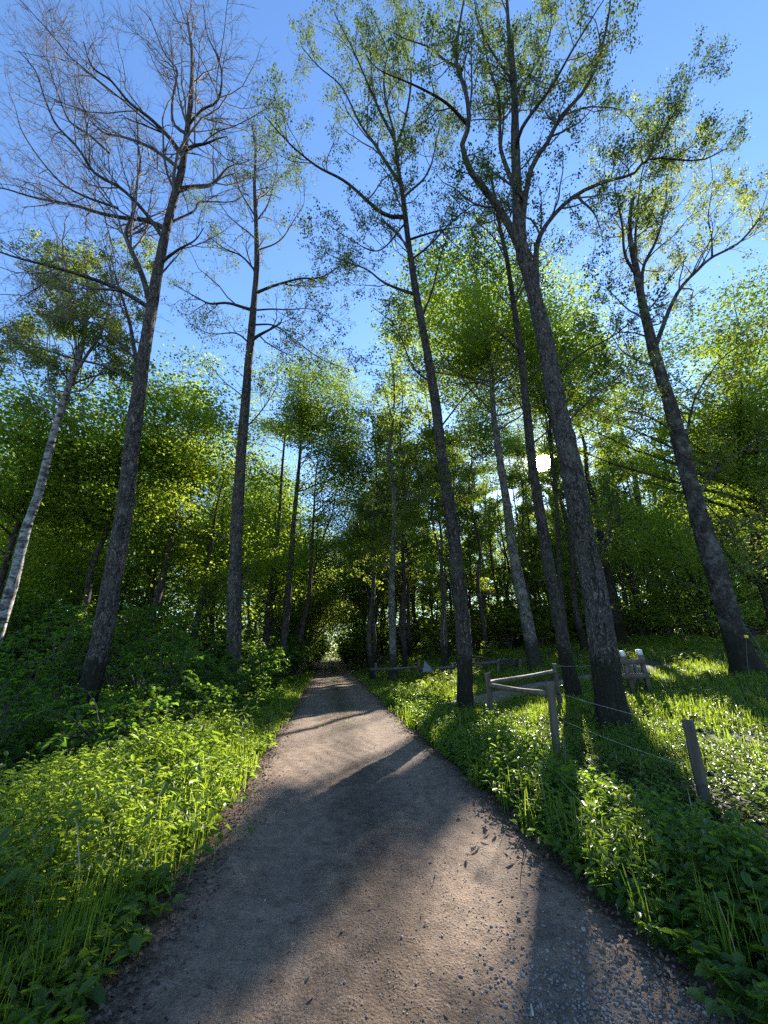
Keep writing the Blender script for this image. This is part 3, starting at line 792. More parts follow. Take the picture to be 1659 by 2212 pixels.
# left-hand mass of broadleaf trees
left_spec = [  # px x of crown centre, px y, F, radii, label
    (60, 1000, 15.5, (4.0, 3.2, 3.6), 'dark maple behind the white birch'),
    (250, 1000, 17.0, (3.8, 3.4, 4.4), 'dark green maple directly behind the leafless tree'),
    (405, 960, 18.5, (3.5, 3.3, 5.6), 'tall maple with sunlit yellow-green top between the two tall left trunks'),
    (470, 1130, 20.5, (4.0, 3.5, 5.0), 'maple behind the straight grey trunk'),
    (330, 1230, 21, (4.6, 3.4, 3.6), 'leafy maple with pale forked stems deeper in the left wood'),
    (120, 1260, 20, (5.0, 3.4, 3.2), 'broad low-boughed maple deep behind the birch'),
    (590, 1180, 26, (3.6, 3.6, 5.2), 'sunlit maple behind the straight grey trunk, nearer the road'),
    (-30, 1150, 22, (5, 4, 6), 'maple at the far left edge'),
]
for k, (x, y, F0, rr_, lab) in enumerate(left_spec):
    c_ = at_F(x, y, F0)
    dense_tree('maple_tree', lab, 'tree', (c_[0] + R.uniform(-.5, .5), c_[1] + .3, 0), c_[2] + rr_[2], c_, rr_, 620, 38, .15, M['leaf_maple'], M['bark_dark'], .2, 10 + k, flat=.09, spray=.72, thin=-.45, cullk=.04, nb=60)

# second row behind, deeper in the left wood
lsrc = [o for o in bpy.data.objects if o.name.startswith('maple_tree') and o.parent is None][2:6]
R = np.random.default_rng(61)
for k in range(15):
    y = R.uniform(27, 58); u = -R.uniform(5.5, 6 + .8 * y); x = u - .1335 * y
    copy_tree(lsrc[k % 4], (x, y, float(ground(x, y))), R.uniform(0, 6.28), R.uniform(.95, 1.3), 'maple deep in the left wood behind the front row', 'maples deep in the left wood')

# the slimmer trees beside the road, left
ltr = [
    ([(578, 1400), (582, 1293), (592, 1221), (603, 1121), (609, 1021), (615, 949), (621, 878), (628, 820)], 25, .24, (3.0, 2.8, 4.6), (600, 900), 'first dark trunk of the trio where the road narrows on the left'),
    ([(612, 1428), (621, 1293), (629, 1207), (638, 1092), (646, 1006), (652, 920), (655, 849), (660, 790)], 24, .27, (3.8, 3.2, 5.5), (665, 900), 'tallest trunk of the trio where the road narrows on the left'),
    ([(635, 1415), (655, 1350), (668, 1279), (674, 1178), (678, 1107), (682, 1035), (690, 960)], 26, .20, (3.2, 3.0, 4.2), (725, 985), 'leaning forked trunk of the trio where the road narrows on the left'),
]
for k, (pts, F0, r0, rr_, cpx, lab) in enumerate(ltr):
    tp = [at_F(x, y, F0, -.03) for x, y in pts]
    dense_tree('alder_tree', lab, 'tree', tp[0], 20, at_F(*cpx, F0, -.03), rr_, [700, 1300, 900][k], 24, .14, M['leaf_grove'], M['bark_dark'], r0, 30 + k, trunk_pts=tp, flat=.4, thin=-.5, cullk=.03, nb=70)
# trees that close over the road further on
R = np.random.default_rng(55)
over = [(690, 1270, 38, (3.6, 4, 4.0)), (745, 1235, 46, (4.2, 4, 5.5)), (650, 1330, 33, (2.6, 3, 2.6)), (790, 1200, 52, (5, 4, 7.5)), (735, 1320, 60, (4, 4, 4.0)), (620, 1250, 42, (4, 4, 6))]
overlab = ['maple leaning over the road from the left', 'maple arching over the far end of the road', 'low yellow-green hazel at the left road edge by the narrowing', 'tall alder right of the far end of the road', 'farthest maple closing the tunnel of leaves', 'maple behind the trio of trunks']
for k, (x, y, F0, rr_) in enumerate(over):
    c_ = at_F(x, y, F0)
    side = -1 if k in (0, 2, 5) else 1
    bx = UC - .1335 * c_[1] + side * 3.2 if k != 4 else c_[0] + 4
    dense_tree('maple_tree', overlab[k], 'tree', (bx if k != 5 else c_[0] - 1, c_[1], 0), c_[2] + rr_[2], c_, rr_, 620, 24, .2, M['leaf_grove'], M['bark_dark'], .2, 50 + k, flat=.25, thin=-.8, cullk=.03, spray=.75, nb=40)

mid = [(745, 1090, 31, (2.8, 3, 5.0), -1, 'alder crown overhanging the road behind the trio of trunks'), (812, 1110, 30, (3.0, 3, 5.4), 1, 'alder at the grove corner right of the road, crown below the gap of sky'),
       (690, 1130, 36, (3.4, 3, 6), -1, 'maple past the trio of trunks, left of the road'), (770, 1180, 40, (4, 4, 5.5), 1, 'maple arching across the road between trio and tunnel'),
       (880, 1040, 33, (3.6, 3.2, 6.5), 1, 'alder crown left of the leaning dark trunk'), (985, 1080, 36, (4.2, 3.5, 6.5), 1, 'maple crown deep behind the leaning dark trunk'),
       (1080, 1110, 40, (4.5, 4, 7), 1, 'maple crown deep behind the pale stem'), (1180, 1130, 36, (4, 3.5, 5.5), 1, 'maple low in the gap beneath the sun'),
       (1320, 1120, 38, (4.6, 4, 6.5), 1, 'maple crown deep right of the thickest trunk'), (1450, 1130, 36, (4.6, 4, 6.5), 1, 'maple crown deep behind the back of the meadow'),
       (1580, 1180, 36, (5, 4, 7), 1, 'maple crown deep behind the mottled trunk'), (1140, 960, 44, (4.5, 4, 6), 1, 'tall maple far behind the pair of big right trunks'), (1010, 930, 28, (3.8, 3, 3.6), 1, 'maple crown filling the gap between the two leaning trunks below the bright crown')]
for k, (x, y, F0, rr_, sd, lab) in enumerate(mid):
    c_ = at_F(x, y, F0)
    dense_tree('alder_tree' if 'alder' in lab else 'maple_tree', lab, 'tree', (c_[0] if k not in (0, 3) else UC - .1335 * F0 + sd * 3.4, c_[1], 0), c_[2] + rr_[2], c_, rr_, 560, 28, .17, M['leaf_grove'], M['bark_dark'], .17, 70 + k, flat=.14, thin=-.6, cullk=.03, spray=.7, nb=40)

# ------------------------------------------------------------------ the grove right of the road
R = np.random.default_rng(11)
def grove_tree(base, h, r0, lean, barkm, n_leaf, seed, label, group, leaf_l=.15):
    global R
    R = np.random.default_rng(5000 + seed)
    base = np.array([base[0], base[1], float(ground(base[0], base[1]))])
    root = thing('alder_tree', label, 'tree', base, group)
    z = np.linspace(0, 1, 9)
    tp = base + np.c_[lean[0] * z * h + R.normal(size=9) * .12, lean[1] * z * h + R.normal(size=9) * .12, z * h]; tp[0] = base - np.array([0, 0, .15])
    tr = resample(tp, 32); rt = r0 * (1 - .85 * np.linspace(0, 1, 32))
    mb = MB(); trunk_tube(mb, tr, rt, 12, .06, .4, seed)
    top = resample(tr[7:], 16)
    p1, r1 = grow(top[None], np.interp(np.linspace(.22, 1, 16), np.linspace(0, 1, 32), rt)[None], .26, 2.7, 62, .06, .2, 6, 0, .45, .012, end_short=.5)
    p2, r2 = grow(p1, r1, .5, .9, 45, .03, .3, 4, .25, .6, .006)
    m1 = cull(p1.mean(1), .0) & cull(p1[:, -1], .1); m2 = cull(p2.mean(1), .0)
    tubes(mb, p1[m1], r1[m1], 4); tubes(mb, p2[m2], r2[m2], 3)
    mb.build('trunk', barkm, root, base, True)
    src = np.concatenate([p2[:, 1:].reshape(-1, 3), p1[:, 3:].reshape(-1, 3)])
    src = src[clump(src * .8 + seed) > -.9]
    P = src[R.integers(0, len(src), n_leaf)] + R.normal(size=(n_leaf, 3)) * np.array([.26, .26, .14])
    P = P[cull(P, .004)]; n = len(P)
    D = R.normal(size=(n, 3)); D[:, 2] -= .3
    N = R.normal(size=(n, 3)) * .7 + np.array([0, 0, .9])
    Ll = leaf_l * R.uniform(.65, 1.3, n)
    mb = MB(); leaves(mb, P, D, N, Ll, Ll * .8); mb.build('foliage', M['leaf_grove'], root, base)
    return root
spec_grove = [  # px base x, y, F, trunk px width, label
    (807, 1432, 24, 12, 'bark_dark', 'slim dark trunk nearest the road in the grove'),
    (849, 1425, 22, 17, 'bark_pale', 'pale grey straight trunk beside the leafy sapling at the grove edge'),
    (875, 1420, 26, 11, 'bark_dark', 'dark trunk just right of the pale one at the grove edge'),
    (1345, 1395, 27, 22, 'bark_dark', 'dark trunk between the thickest trunk and the white-topped stile'),
    (1450, 1410, 30, 20, 'bark_dark', 'leaning dark trunk at the back of the meadow'),
    (1395, 1400, 31, 16, 'bark_dark', 'thinner leaning trunk at the back of the meadow, right of the stile'),
    (1265, 1405, 24, 15, 'bark_dark', 'thin dark trunk seen between the two big right-hand trunks'),
]
gp = []
for k, (x, y, F0, wpx, bk, lab) in enumerate(spec_grove):
    q = at_F(x, y, F0); gp.append(q[:2])
    d = ray(x, y); t = F0 / d[1]
    grove_tree((q[0], q[1]), R.uniform(18, 23), wpx / 830 * t / 2, (R.uniform(-.02, .02), R.uniform(-.05, 0)), M[bk], 6500, k, lab, None)
    R = np.random.default_rng(200 + k)
R = np.random.default_rng(12)
n_g = 0; tries = 0
while n_g < 84 and tries < 4000:
    tries += 1
    y = R.uniform(21, 62); u = R.uniform(3.2, 42)
    x = u - .1335 * y
    if x / y > .95: continue
    if u > 9 and y < 30 and x > 7: continue            # the open meadow
    if min([np.hypot(x - a, y - b) for a, b in gp] + [9]) < 2.3: continue
    tz = np.linspace(1, 15, 15); tp_ = np.c_[np.full(15, x), np.full(15, y), tz + float(ground(x, y))]
    if shades_lit(tp_, True).sum() > 2 and R.random() < .85: continue
    gp.append(np.array([x, y])); n_g += 1
    pale = R.random() < .12
    grove_tree((x, y), R.uniform(17, 23), R.uniform(.11, .19), (R.normal() * .03, R.normal() * .03), M['bark_pale' if pale else ('bark' if R.random() < .6 else 'bark_dark')], 7000 if y < 40 else 5600, 100 + n_g,
               'slim straight trunk among the close-set trees of the grove beyond the fence', 'close-set slim trees of the grove', .16 if y < 40 else .2)
    R = np.random.default_rng(300 + tries)

R = np.random.default_rng(62)
msrc = [o for o in bpy.data.objects if o.parent is None and o.get('label') in [m_[5] for m_ in mid[4:9]]]
k = 0
for _ in range(600):
    if k >= 40: break
    y = R.uniform(46, 66); az_ = R.uniform(-.85, .9); x = y * np.tan(az_)
    if abs(U(x, y) - UC) < 3.5: continue
    s_ = R.uniform(.95, 1.35); src_ = msrc[k % len(msrc)]
    rz_ = R.uniform(0, 6.28)
    fo = [c_ for c_ in src_.children if c_.name.startswith('foliage')][0].data
    q_ = np.array([fo.vertices[int(i_)].co[:] for i_ in R.integers(0, len(fo.vertices), 500)]) * s_
    q_ = np.c_[q_[:, 0] * cos(rz_) - q_[:, 1] * sin(rz_) + x, q_[:, 0] * sin(rz_) + q_[:, 1] * cos(rz_) + y, q_[:, 2] + float(ground(x, y))]
    if shades_lit(q_, True).mean() > .004: continue
    copy_tree(src_, (x, y, float(ground(x, y))), rz_, s_, 'tall broadleaf tree closing the view deep in the wood', 'tall broadleaf trees deep in the wood'); k += 1

# ------------------------------------------------------------------ far woods that read as one mass
R = np.random.default_rng(21)
mb = MB()
n = 12000
az = R.uniform(-1.0, 1.05, n); r = R.uniform(66, 96, n)
S = np.stack([r * np.sin(az), r * np.cos(az), 22 * R.random(n) ** 1.5 + .2], -1)
S[:, 2] += ground(S[:, 0], S[:, 1]) * 1.0
gap = np.abs(U(S[:, 0], S[:, 1]) - UC) < 2.0
S = S[(~gap | (S[:, 2] > 3.6) | (S[:, 1] > 84)) & (clump(S * .35) > -1.2)]
S = S[cull(S, .02)]
per = 26
P = np.repeat(S, per, 0) + R.normal(size=(len(S) * per, 3)) * np.array([1.3, 1.3, .8])
n = len(P); Ll = .42 * R.uniform(.6, 1.3, n)
leaves(mb, P, R.normal(size=(n, 3)), R.normal(size=(n, 3)) * .6 + np.array([0, 0, .9]), Ll, Ll * .8)
tag(mb.build('distant_woods', M['leaf_grove']), 'far wood closing the view behind the trunks', 'woods', kind='stuff')

# ------------------------------------------------------------------ shrubs
def shrub(base, h, w, label, seed, leafm, leaf_l, n_stem, per, group=None, cullk=.6, name='hazel_shrub'):
    global R
    R = np.random.default_rng(7000 + seed)
    base = np.array([base[0], base[1], float(ground(base[0], base[1]))])
    root = thing(name, label, 'shrub', base, group)
    az = R.uniform(0, 2 * pi, n_stem); rr = R.uniform(.3, 1, n_stem) * w; hh = h * R.uniform(.5, 1.05, n_stem)
    t = np.linspace(0, 1, 8)[None, :]
    path = np.stack([base[0] + np.cos(az)[:, None] * rr[:, None] * t ** 1.4, base[1] + np.sin(az)[:, None] * rr[:, None] * t ** 1.4,
                     base[2] - .05 + hh[:, None] * (t * 1.25 - .25 * t ** 3)], -1)
    path[:, 1:] += R.normal(size=(n_stem, 7, 3)) * .03
    rad = (.012 + .004 * h) * np.linspace(1, .25, 8)[None] * R.uniform(.6, 1.1, (n_stem, 1))
    p2, r2 = grow(path, rad, .16, .8 * w ** .5, 62, .0, .16, 6, .25, .55, .003, flat=.45)
    mb = MB(); tubes(mb, path, rad, 5); tubes(mb, p2, r2, 3); mb.build('stems', M['twig'], root, base, True)
    k = R.integers(0, len(p2), per); s_ = R.uniform(.1, 1, per) * 5; i = np.minimum(s_.astype(int), 4); f = (s_ - i)[:, None]
    P = p2[k, i] * (1 - f) + p2[k, i + 1] * f
    T = unit(p2[k, i + 1] - p2[k, i])
    side = unit(np.cross(T, np.array([0, 0, 1.]))) * R.choice([-1, 1], per)[:, None]
    D = T * .5 + side * .9 + R.normal(size=(per, 3)) * .25; D[:, 2] -= .25
    N = np.array([0, 0, 1.]) + R.normal(size=(per, 3)) * .3
    P = P + side * .02
    m = cull(P, cullk); 
    Ll = leaf_l * R.uniform(.55, 1.2, per)
    mb = MB(); leaves(mb, P[m], D[m], N[m], Ll[m], Ll[m] * .78, hexa=True); mb.build('foliage', leafm, root, base)
    return root
near_shrubs = [  # x, y, h, w, leaf size, count, label
    (-4.1, 6.9, 1.35, 1.15, .115, 1500, 'large-leaved hazel shrub in front of the leafless tree, a few leaves sunlit'),
    (-6.3, 7.0, 1.2, 1.3, .10, 1500, 'dark leafy shrub left of the leafless tree'),
    (-7.6, 8.6, 1.9, 1.5, .11, 1600, 'tall shrub at the left edge behind the dark hollow'),
    (-5.0, 9.6, 2.3, 1.4, .11, 1900, 'tall hazel behind the leafless tree on its road side'),
    (-4.3, 11.3, 1.6, 1.2, .11, 1500, 'hazel in front of the straight grey trunk'),
    (-6.4, 12.3, 2.8, 1.7, .12, 2000, 'tall hazel between the two tall left trunks'),
    (-8.9, 11.5, 2.9, 1.8, .12, 2000, 'tall hazel under the white birch'),
    (-4.9, 16.5, 2.2, 1.5, .13, 1500, 'hazel just past the straight grey trunk'),
    (-5.2, 20.5, 2.2, 1.5, .14, 1400, 'yellow-green hazel before the trio of slim trunks'),
    (-5.0, 25.0, 2.6, 1.5, .15, 1300, 'hazel at the foot of the trio of slim trunks'),
    (-3.75, 8.7, .95, .75, .10, 900, 'low dark shrub between the sunlit verge and the fern'),
    (-4.1, 10.3, 1.2, .8, .10, 900, 'small dark hazel just before the straight grey trunk, close to the road'),
    (-4.35, 12.0, 1.0, .8, .10, 800, 'low dark shrub right at the foot of the straight grey trunk, road side'),
    (-4.75, 14.6, 1.3, .9, .11, 800, 'dark shrub at the verge past the straight grey trunk'),
    (-5.05, 18.2, 1.5, 1.0, .12, 800, 'dark leafy shrub at the verge halfway to the trio of trunks'),
    (-6.2, 31.0, 3.2, 1.8, .17, 1300, 'hazel leaning over the road past the trio of trunks'),
]
for k, (x, y, h, w, l, n, lab) in enumerate(near_shrubs):
    shrub((x, y), h, w, lab, k, M['leaf_shrub'], l, 12, n)
R = np.random.default_rng(33)
proto = None; cnt = 0
protos = []
for k in range(3):
    protos.append(shrub((-9 - k * 2.6, 15.5 + k * 1.5), 3.2, 2.0, 'leafy shrub filling the shade under the left wood', 60 + k, M['leaf_shrub'], .14, 14, 1500, 'shrubs under the left wood'))
for k in range(64):
    y = R.uniform(13, 62); u = -R.uniform(5, 6 + .75 * y)
    x = u - .1335 * y
    copy_tree(protos[k % 3], (x, y, float(ground(x, y)) - .03), R.uniform(0, 6.28), R.uniform(.7, 1.3) * (1 + .008 * y))
for k in range(40):
    y = 36 + k * 1.9 if k < 22 else 58 + (k - 22) * 1.5; u = (1 if k % 2 else -1) * (R.uniform(2.6, 4.2) if k < 22 else R.uniform(1.9, 3.0)) + .4; x = u - .1335 * y
    copy_tree(protos[k % 3], (x, y, float(ground(x, y)) - .03), R.uniform(0, 6.28), R.uniform(.9, 1.5), 'leafy shrub hemming the far stretch of road', 'shrubs along the far stretch of road')
protos = []
for k in range(2):
    protos.append(shrub((3.5 + k * 5, 31 + k * 3), 2.4, 1.8, 'leafy undergrowth shrub between the grove trunks', 80 + k, M['leaf_grove'], .16, 12, 1200, 'undergrowth shrubs in the grove'))
R = np.random.default_rng(34)
for k in range(90):
    y = R.uniform(30, 66); u = R.uniform(3.5, 8 + .95 * y); x = u - .1335 * y
    if x / y > 1: continue
    copy_tree(protos[k % 2], (x, y, float(ground(x, y)) - .03), R.uniform(0, 6.28), R.uniform(.8, 1.4) * (1 + .012 * y))
s_ = at_ground(848, 1447)
shrub((s_[0], s_[1]), 1.7, .7, 'slender leafy sapling at the grove edge by the low rail', 90, M['leaf_grove'], .13, 6, 420, name='sapling')
s_ = at_ground(1010, 1430)
shrub((s_[0], s_[1]), 1.3, .9, 'pale green bramble between the leaning trunk and the far logs', 91, M['leaf_grove'], .13, 9, 520, name='bramble')
s_ = at_ground(1060, 1435)
shrub((s_[0], s_[1]), 1.2, .8, 'pale green bramble behind the corner fence post', 92, M['leaf_grove'], .12, 9, 420, name='bramble')
for k, (x, y, h, lab) in enumerate([(1480, 1330, 3.2, 'sunlit yellow-green sapling at the back of the meadow'), (1640, 1350, 3.0, 'sunlit sapling behind the foot of the mottled trunk'), (1560, 1290, 4.0, 'sunlit young maple between the mottled trunk and the stile')]):
    q = at_F(x, 1410, 26 + k * 2)
    shrub((q[0], q[1]), h * 1.5, 2.2, lab, 95 + k, M['leaf_maple'], .17, 14, 2200, name='sapling')

# ------------------------------------------------------------------ ground cover
def scatter(n, u0, u1, y0, y1, near=5.0, p=1.1):
    u = R.uniform(u0, u1, n * 8); y = R.uniform(y0, y1, n * 8)
    x = u - .1335 * y
    d = np.hypot(x, y)
    k = (R.random(n * 8) < np.minimum(1, (near / np.maximum(d, .1))) ** p) & (np.abs(x) < 1.12 * y + 1.2)
    x, y = x[k][:n], y[k][:n]
    return x, y
def off_path(x, y):
    d = np.min(np.hypot(x[:, None] - cl[None, :, 0], y[:, None] - cl[None, :, 1]), 1)
    return d > .8
def herbs(mb, x, y, h, nl, ll, spread=.12, droop=.3, stem=True, ratio=.5, hexa=True, smb=None):
    """upright leafy stems with leaves in turning pairs"""
    n = len(x); z = ground(x, y)
    h = np.broadcast_to(h, (n,)) * R.uniform(.6, 1.25, n) * (1 + .28 * np.sin(x * 3.1 + y * 1.3) * np.sin(y * 2.3 - x * .9 + 1) + .18 * np.sin(x * 7.3 + 2) * np.sin(y * 6.1))
    lx = R.normal(size=n) * spread; ly = R.normal(size=n) * spread
    t = (np.arange(nl) + .6) / nl
    tt = np.broadcast_to(t[None], (n, nl)) * .75 + .25
    P = np.stack([x[:, None] + lx[:, None] * tt ** 2, y[:, None] + ly[:, None] * tt ** 2, z[:, None] + h[:, None] * tt], -1)
    az = R.uniform(0, 2 * pi, n)[:, None] + np.arange(nl)[None] * (pi * .5 + pi * (np.arange(nl)[None] % 2)) + R.normal(size=(n, nl)) * .3
    dz = R.normal(size=(n, nl)) * .25 - droop + .6 * (tt > .93)
    D = np.stack([np.cos(az), np.sin(az), dz], -1)
    N = np.stack([-np.cos(az) * dz, -np.sin(az) * dz, np.ones_like(az)], -1) + R.normal(size=(n, nl, 3)) * .25
    L_ = ll * R.uniform(.6, 1.25, (n, nl)) * (1 - .45 * np.abs(tt - .6))
    L_ = L_ * (1 + .03 * np.hypot(x, y))[:, None]
    tn_ = np.clip(R.random(n)[:, None] * .5 + R.random((n, nl)) * .3 + .2 * tt, 0, 1)
    leaves(mb, P.reshape(-1, 3), D.reshape(-1, 3), N.reshape(-1, 3), L_.ravel(), (L_ * ratio).ravel(), tn_.ravel(), hexa=hexa)
    if stem:
        ts = np.linspace(0, 1, 4)[None]
        pth = np.stack([x[:, None] + lx[:, None] * ts ** 2, y[:, None] + ly[:, None] * ts ** 2, z[:, None] + h[:, None] * ts - .02], -1)
        tubes(mb, pth, np.full((n, 4), .0028) * np.linspace(1, .5, 4)[None], 3, tint=.4)
def blades(mb, x, y, h, w=.006, lean=.35):
    n = len(x); z = ground(x, y)
    h = np.broadcast_to(h, (n,)) * R.uniform(.5, 1.3, n)
    az = R.uniform(0, 2 * pi, n); ln_ = np.abs(R.normal(size=n)) * lean
    w = w * R.uniform(.6, 1.5, n) * (1 + .10 * np.hypot(x, y))
    d = np.stack([np.cos(az), np.sin(az), 0 * az], -1); s = np.stack([-np.sin(az), np.cos(az), 0 * az], -1)
    b = np.stack([x, y, z - .02], -1); up = np.array([0, 0, 1.])
    m1 = b + up * (h * .5)[:, None] + d * (ln_ * h * .22)[:, None]
    m2 = b + up * (h * .85)[:, None] + d * (ln_ * h * .6)[:, None]
    tip = b + up * (h * (1 - .25 * ln_))[:, None] + d * (ln_ * h * 1.0)[:, None]
    W_ = (s * w[:, None])
    V = np.stack([b - W_, b + W_, m1 + W_, m1 - W_, m2 + W_ * .7, m2 - W_ * .7, tip], 1)
    k = np.arange(n)[:, None] * 7
    tn_ = R.random(n)
    mb.add(V, np.concatenate([k + np.array([[0, 1, 2, 3]]), k + np.array([[3, 2, 4, 5]])]), np.concatenate([tn_, tn_]))
    mb.f.append(k + np.array([[5, 4, 6]]) + mb.n - n * 7); mb.t.append(tn_)
def tufts(n_t, per, u0, u1, y0, y1, sd=.06, **kw):
    x, y = scatter(n_t, u0, u1, y0, y1, **kw)
    x = np.repeat(x, per) + R.normal(size=len(x) * per) * sd; y = np.repeat(y, per) + R.normal(size=len(y) * per) * sd
    return x, y

R = np.random.default_rng(41)
# left verge: nettles and other leafy herbs
mb = MB()
x, y = scatter(7400, -2.95, -1.1, .7, 26, 5.5, 1.2); k = U(x, y) > -2.95 + 1.35 * smooth(5.6, 8.0, y); x, y = x[k], y[k]; herbs(mb, x, y, .14 + .32 * smooth(-1.1, -2.3, U(x, y)), 13, .066, ratio=.46)
tag(mb.build('nettles', M['nettle']), 'bright nettles and herbs thick along the left verge', 'nettles', kind='stuff')
mb = MB()
x, y = scatter(1300, -2.8, -1.0, .7, 14, 5, 1.2); k = U(x, y) > -2.95 + 1.35 * smooth(5.6, 8.0, y); x, y = x[k], y[k]; herbs(mb, x, y, .12, 9, .10, .16, ratio=.62, droop=.1)
x, y = scatter(260, -2.9, -1.3, .9, 14, 5, 1.1); herbs(mb, x, y, .5, 9, .13, .12, ratio=.38, droop=.15)
tag(mb.build('verge_herbs', M['herb']), 'low broad-leaved herbs at the left road edge', 'herbs', kind='stuff')
mb = MB()
x, y = tufts(520, 14, -1.9, -.98, .8, 34, near=6); blades(mb, x, y, .20, .0019)
x, y = tufts(300, 18, -2.7, -1.2, .8, 12, near=5); blades(mb, x, y, .32, .0021)
tag(mb.build('verge_grass', M['grass']), 'long grass along the left verge', 'grass', kind='stuff')
mb = MB()
x, y = scatter(150, -3.0, -1.1, .9, 12, 5, 1.0); blades(mb, x, y, .5, .0022, .5)
x, y = scatter(120, 1.9, 4.2, 1.2, 12, 5, 1.0); blades(mb, x, y, .45, .0022, .5)
M['straw'] = tint_mat('dead_straw', (.16, .12, .07), (.36, .29, .18), .8)
tag(mb.build('dead_stalks', M['straw']), 'pale dead stalks among the fresh green verge plants', 'dead stalks', kind='stuff')
# left forest floor
mb = MB()
x, y = scatter(6500, -22, -1.5, 1.2, 40, 8, 1.1); k = U(x, y) < -3.2 + 1.6 * smooth(6.2, 8.5, y); x, y = x[k], y[k]; herbs(mb, x, y, .26, 10, .10, .15, ratio=.6)
tag(mb.build('forest_herbs', M['leaf_shrub']), 'dark herb layer on the floor of the left wood', 'undergrowth', kind='stuff')
# right shoulder: taller broad leaves by the road
mb = MB()
x, y = scatter(1900, 1.86, 3.1, 1.0, 13, 3.6, 1.1); herbs(mb, x, y, (.14 + .20 * smooth(1.8, 2.5, U(x, y))), 12, .080, .12, ratio=.58, droop=.15)
x, y = scatter(700, 1.9, 3.4, 3, 16, 6, 1.1); herbs(mb, x, y, .36, 14, .07, .1, ratio=.45)
tag(mb.build('shoulder_herbs', M['herb']), 'broad-leaved herbs crowding the right edge of the road', 'herbs', kind='stuff')
# right: ground elder and anemones around the fence and trees
mb = MB()
x, y = scatter(8200, 2.2, 13, 1.2, 20, 6.5, 1.15); k = off_path(x, y) & ~((U(x, y) < 6.2) & (y > 10.3) & (R.random(len(x)) < .9)) & ~((U(x, y) > 6.2) & (y > 6.8) & (R.random(len(x)) < .7)); x, y = x[k], y[k]
herbs(mb, x, y, .20, 9, .065, .12, ratio=.55, droop=.05)
tag(mb.build('ground_elder', M['elder']), 'glossy low ground elder around the fence posts', 'ground elder', kind='stuff')
# meadow grass
mb = MB()
x, y = tufts(7000, 9, 4.2, 40, 5.5, 34, .09, near=11, p=1.0); k = off_path(x, y); blades(mb, x[k], y[k], .22, .0028, .3)
x, y = tufts(2600, 10, 1.8, 8, 8, 34, .08, near=11, p=1.0); k = off_path(x, y); blades(mb, x[k], y[k], .18, .0028, .3)
x, y = tufts(900, 10, 1.75, 6, 11, 20, .09, near=12, p=1.0); blades(mb, x, y, .06, .003, .5)
x, y = tufts(160, 14, 1.8, 3.6, 2, 10, .05, near=5); blades(mb, x, y, .34, .0022)
tag(mb.build('meadow_grass', M['grass']), 'grass of the clearing right of the road', 'grass', kind='stuff')
mb = MB()
x, y = scatter(4200, 2.6, 50, 16, 60, 20, .9); k = off_path(x, y); herbs(mb, x[k], y[k], .3, 9, .13, .2, ratio=.6, stem=False, hexa=False)
tag(mb.build('grove_herbs', M['leaf_grove']), 'herb layer under the grove', 'undergrowth', kind='stuff')
# sparse grass on the crown of the road
mb = MB()
n = 420
v = R.uniform(9, 44, n); u = R.normal(size=n) * .16
x = UC + u - .1335 * v; 
xx = np.repeat(x, 8) + R.normal(size=n * 8) * .05; yy = np.repeat(v, 8) + R.normal(size=n * 8) * .1; blades(mb, xx, yy, .05, .004, .6)
n = 7; v = np.array([2.5, 2.75, 5.2, 6.9, 7.6, 8.2, 8.5]); x = UC + R.normal(size=n) * .1 - .1335 * v
blades(mb, np.repeat(x, 30) + R.normal(size=n * 30) * .025, np.repeat(v, 30) + R.normal(size=n * 30) * .025, .035, .002, .8)
tag(mb.build('crown_grass', M['grass']), 'thin grass growing on the crown of the road', 'grass', kind='stuff')
# white anemone flowers scattered in the clearing
mb = MB()
x, y = scatter(120, 4.5, 14, 7, 16, 14, .5)
n = len(x); z = ground(x, y) + R.uniform(.16, .26, n)
for k in range(6):
    a = R.uniform(0, 6.28, n) * 0 + k * pi / 3
    leaves(mb, np.c_[x, y, z], np.c_[np.cos(a), np.sin(a), np.full(n, .25)], np.tile([0, 0, 1.], (n, 1)) + R.normal(size=(n, 3)) * .2, .022, .014)
M['petal'] = tint_mat('white_petal', (.6, .6, .58), (.8, .8, .78), .6)
tag(mb.build('wood_anemones', M['petal']), 'small white wood anemones dotted over the clearing', 'flowers', kind='stuff')

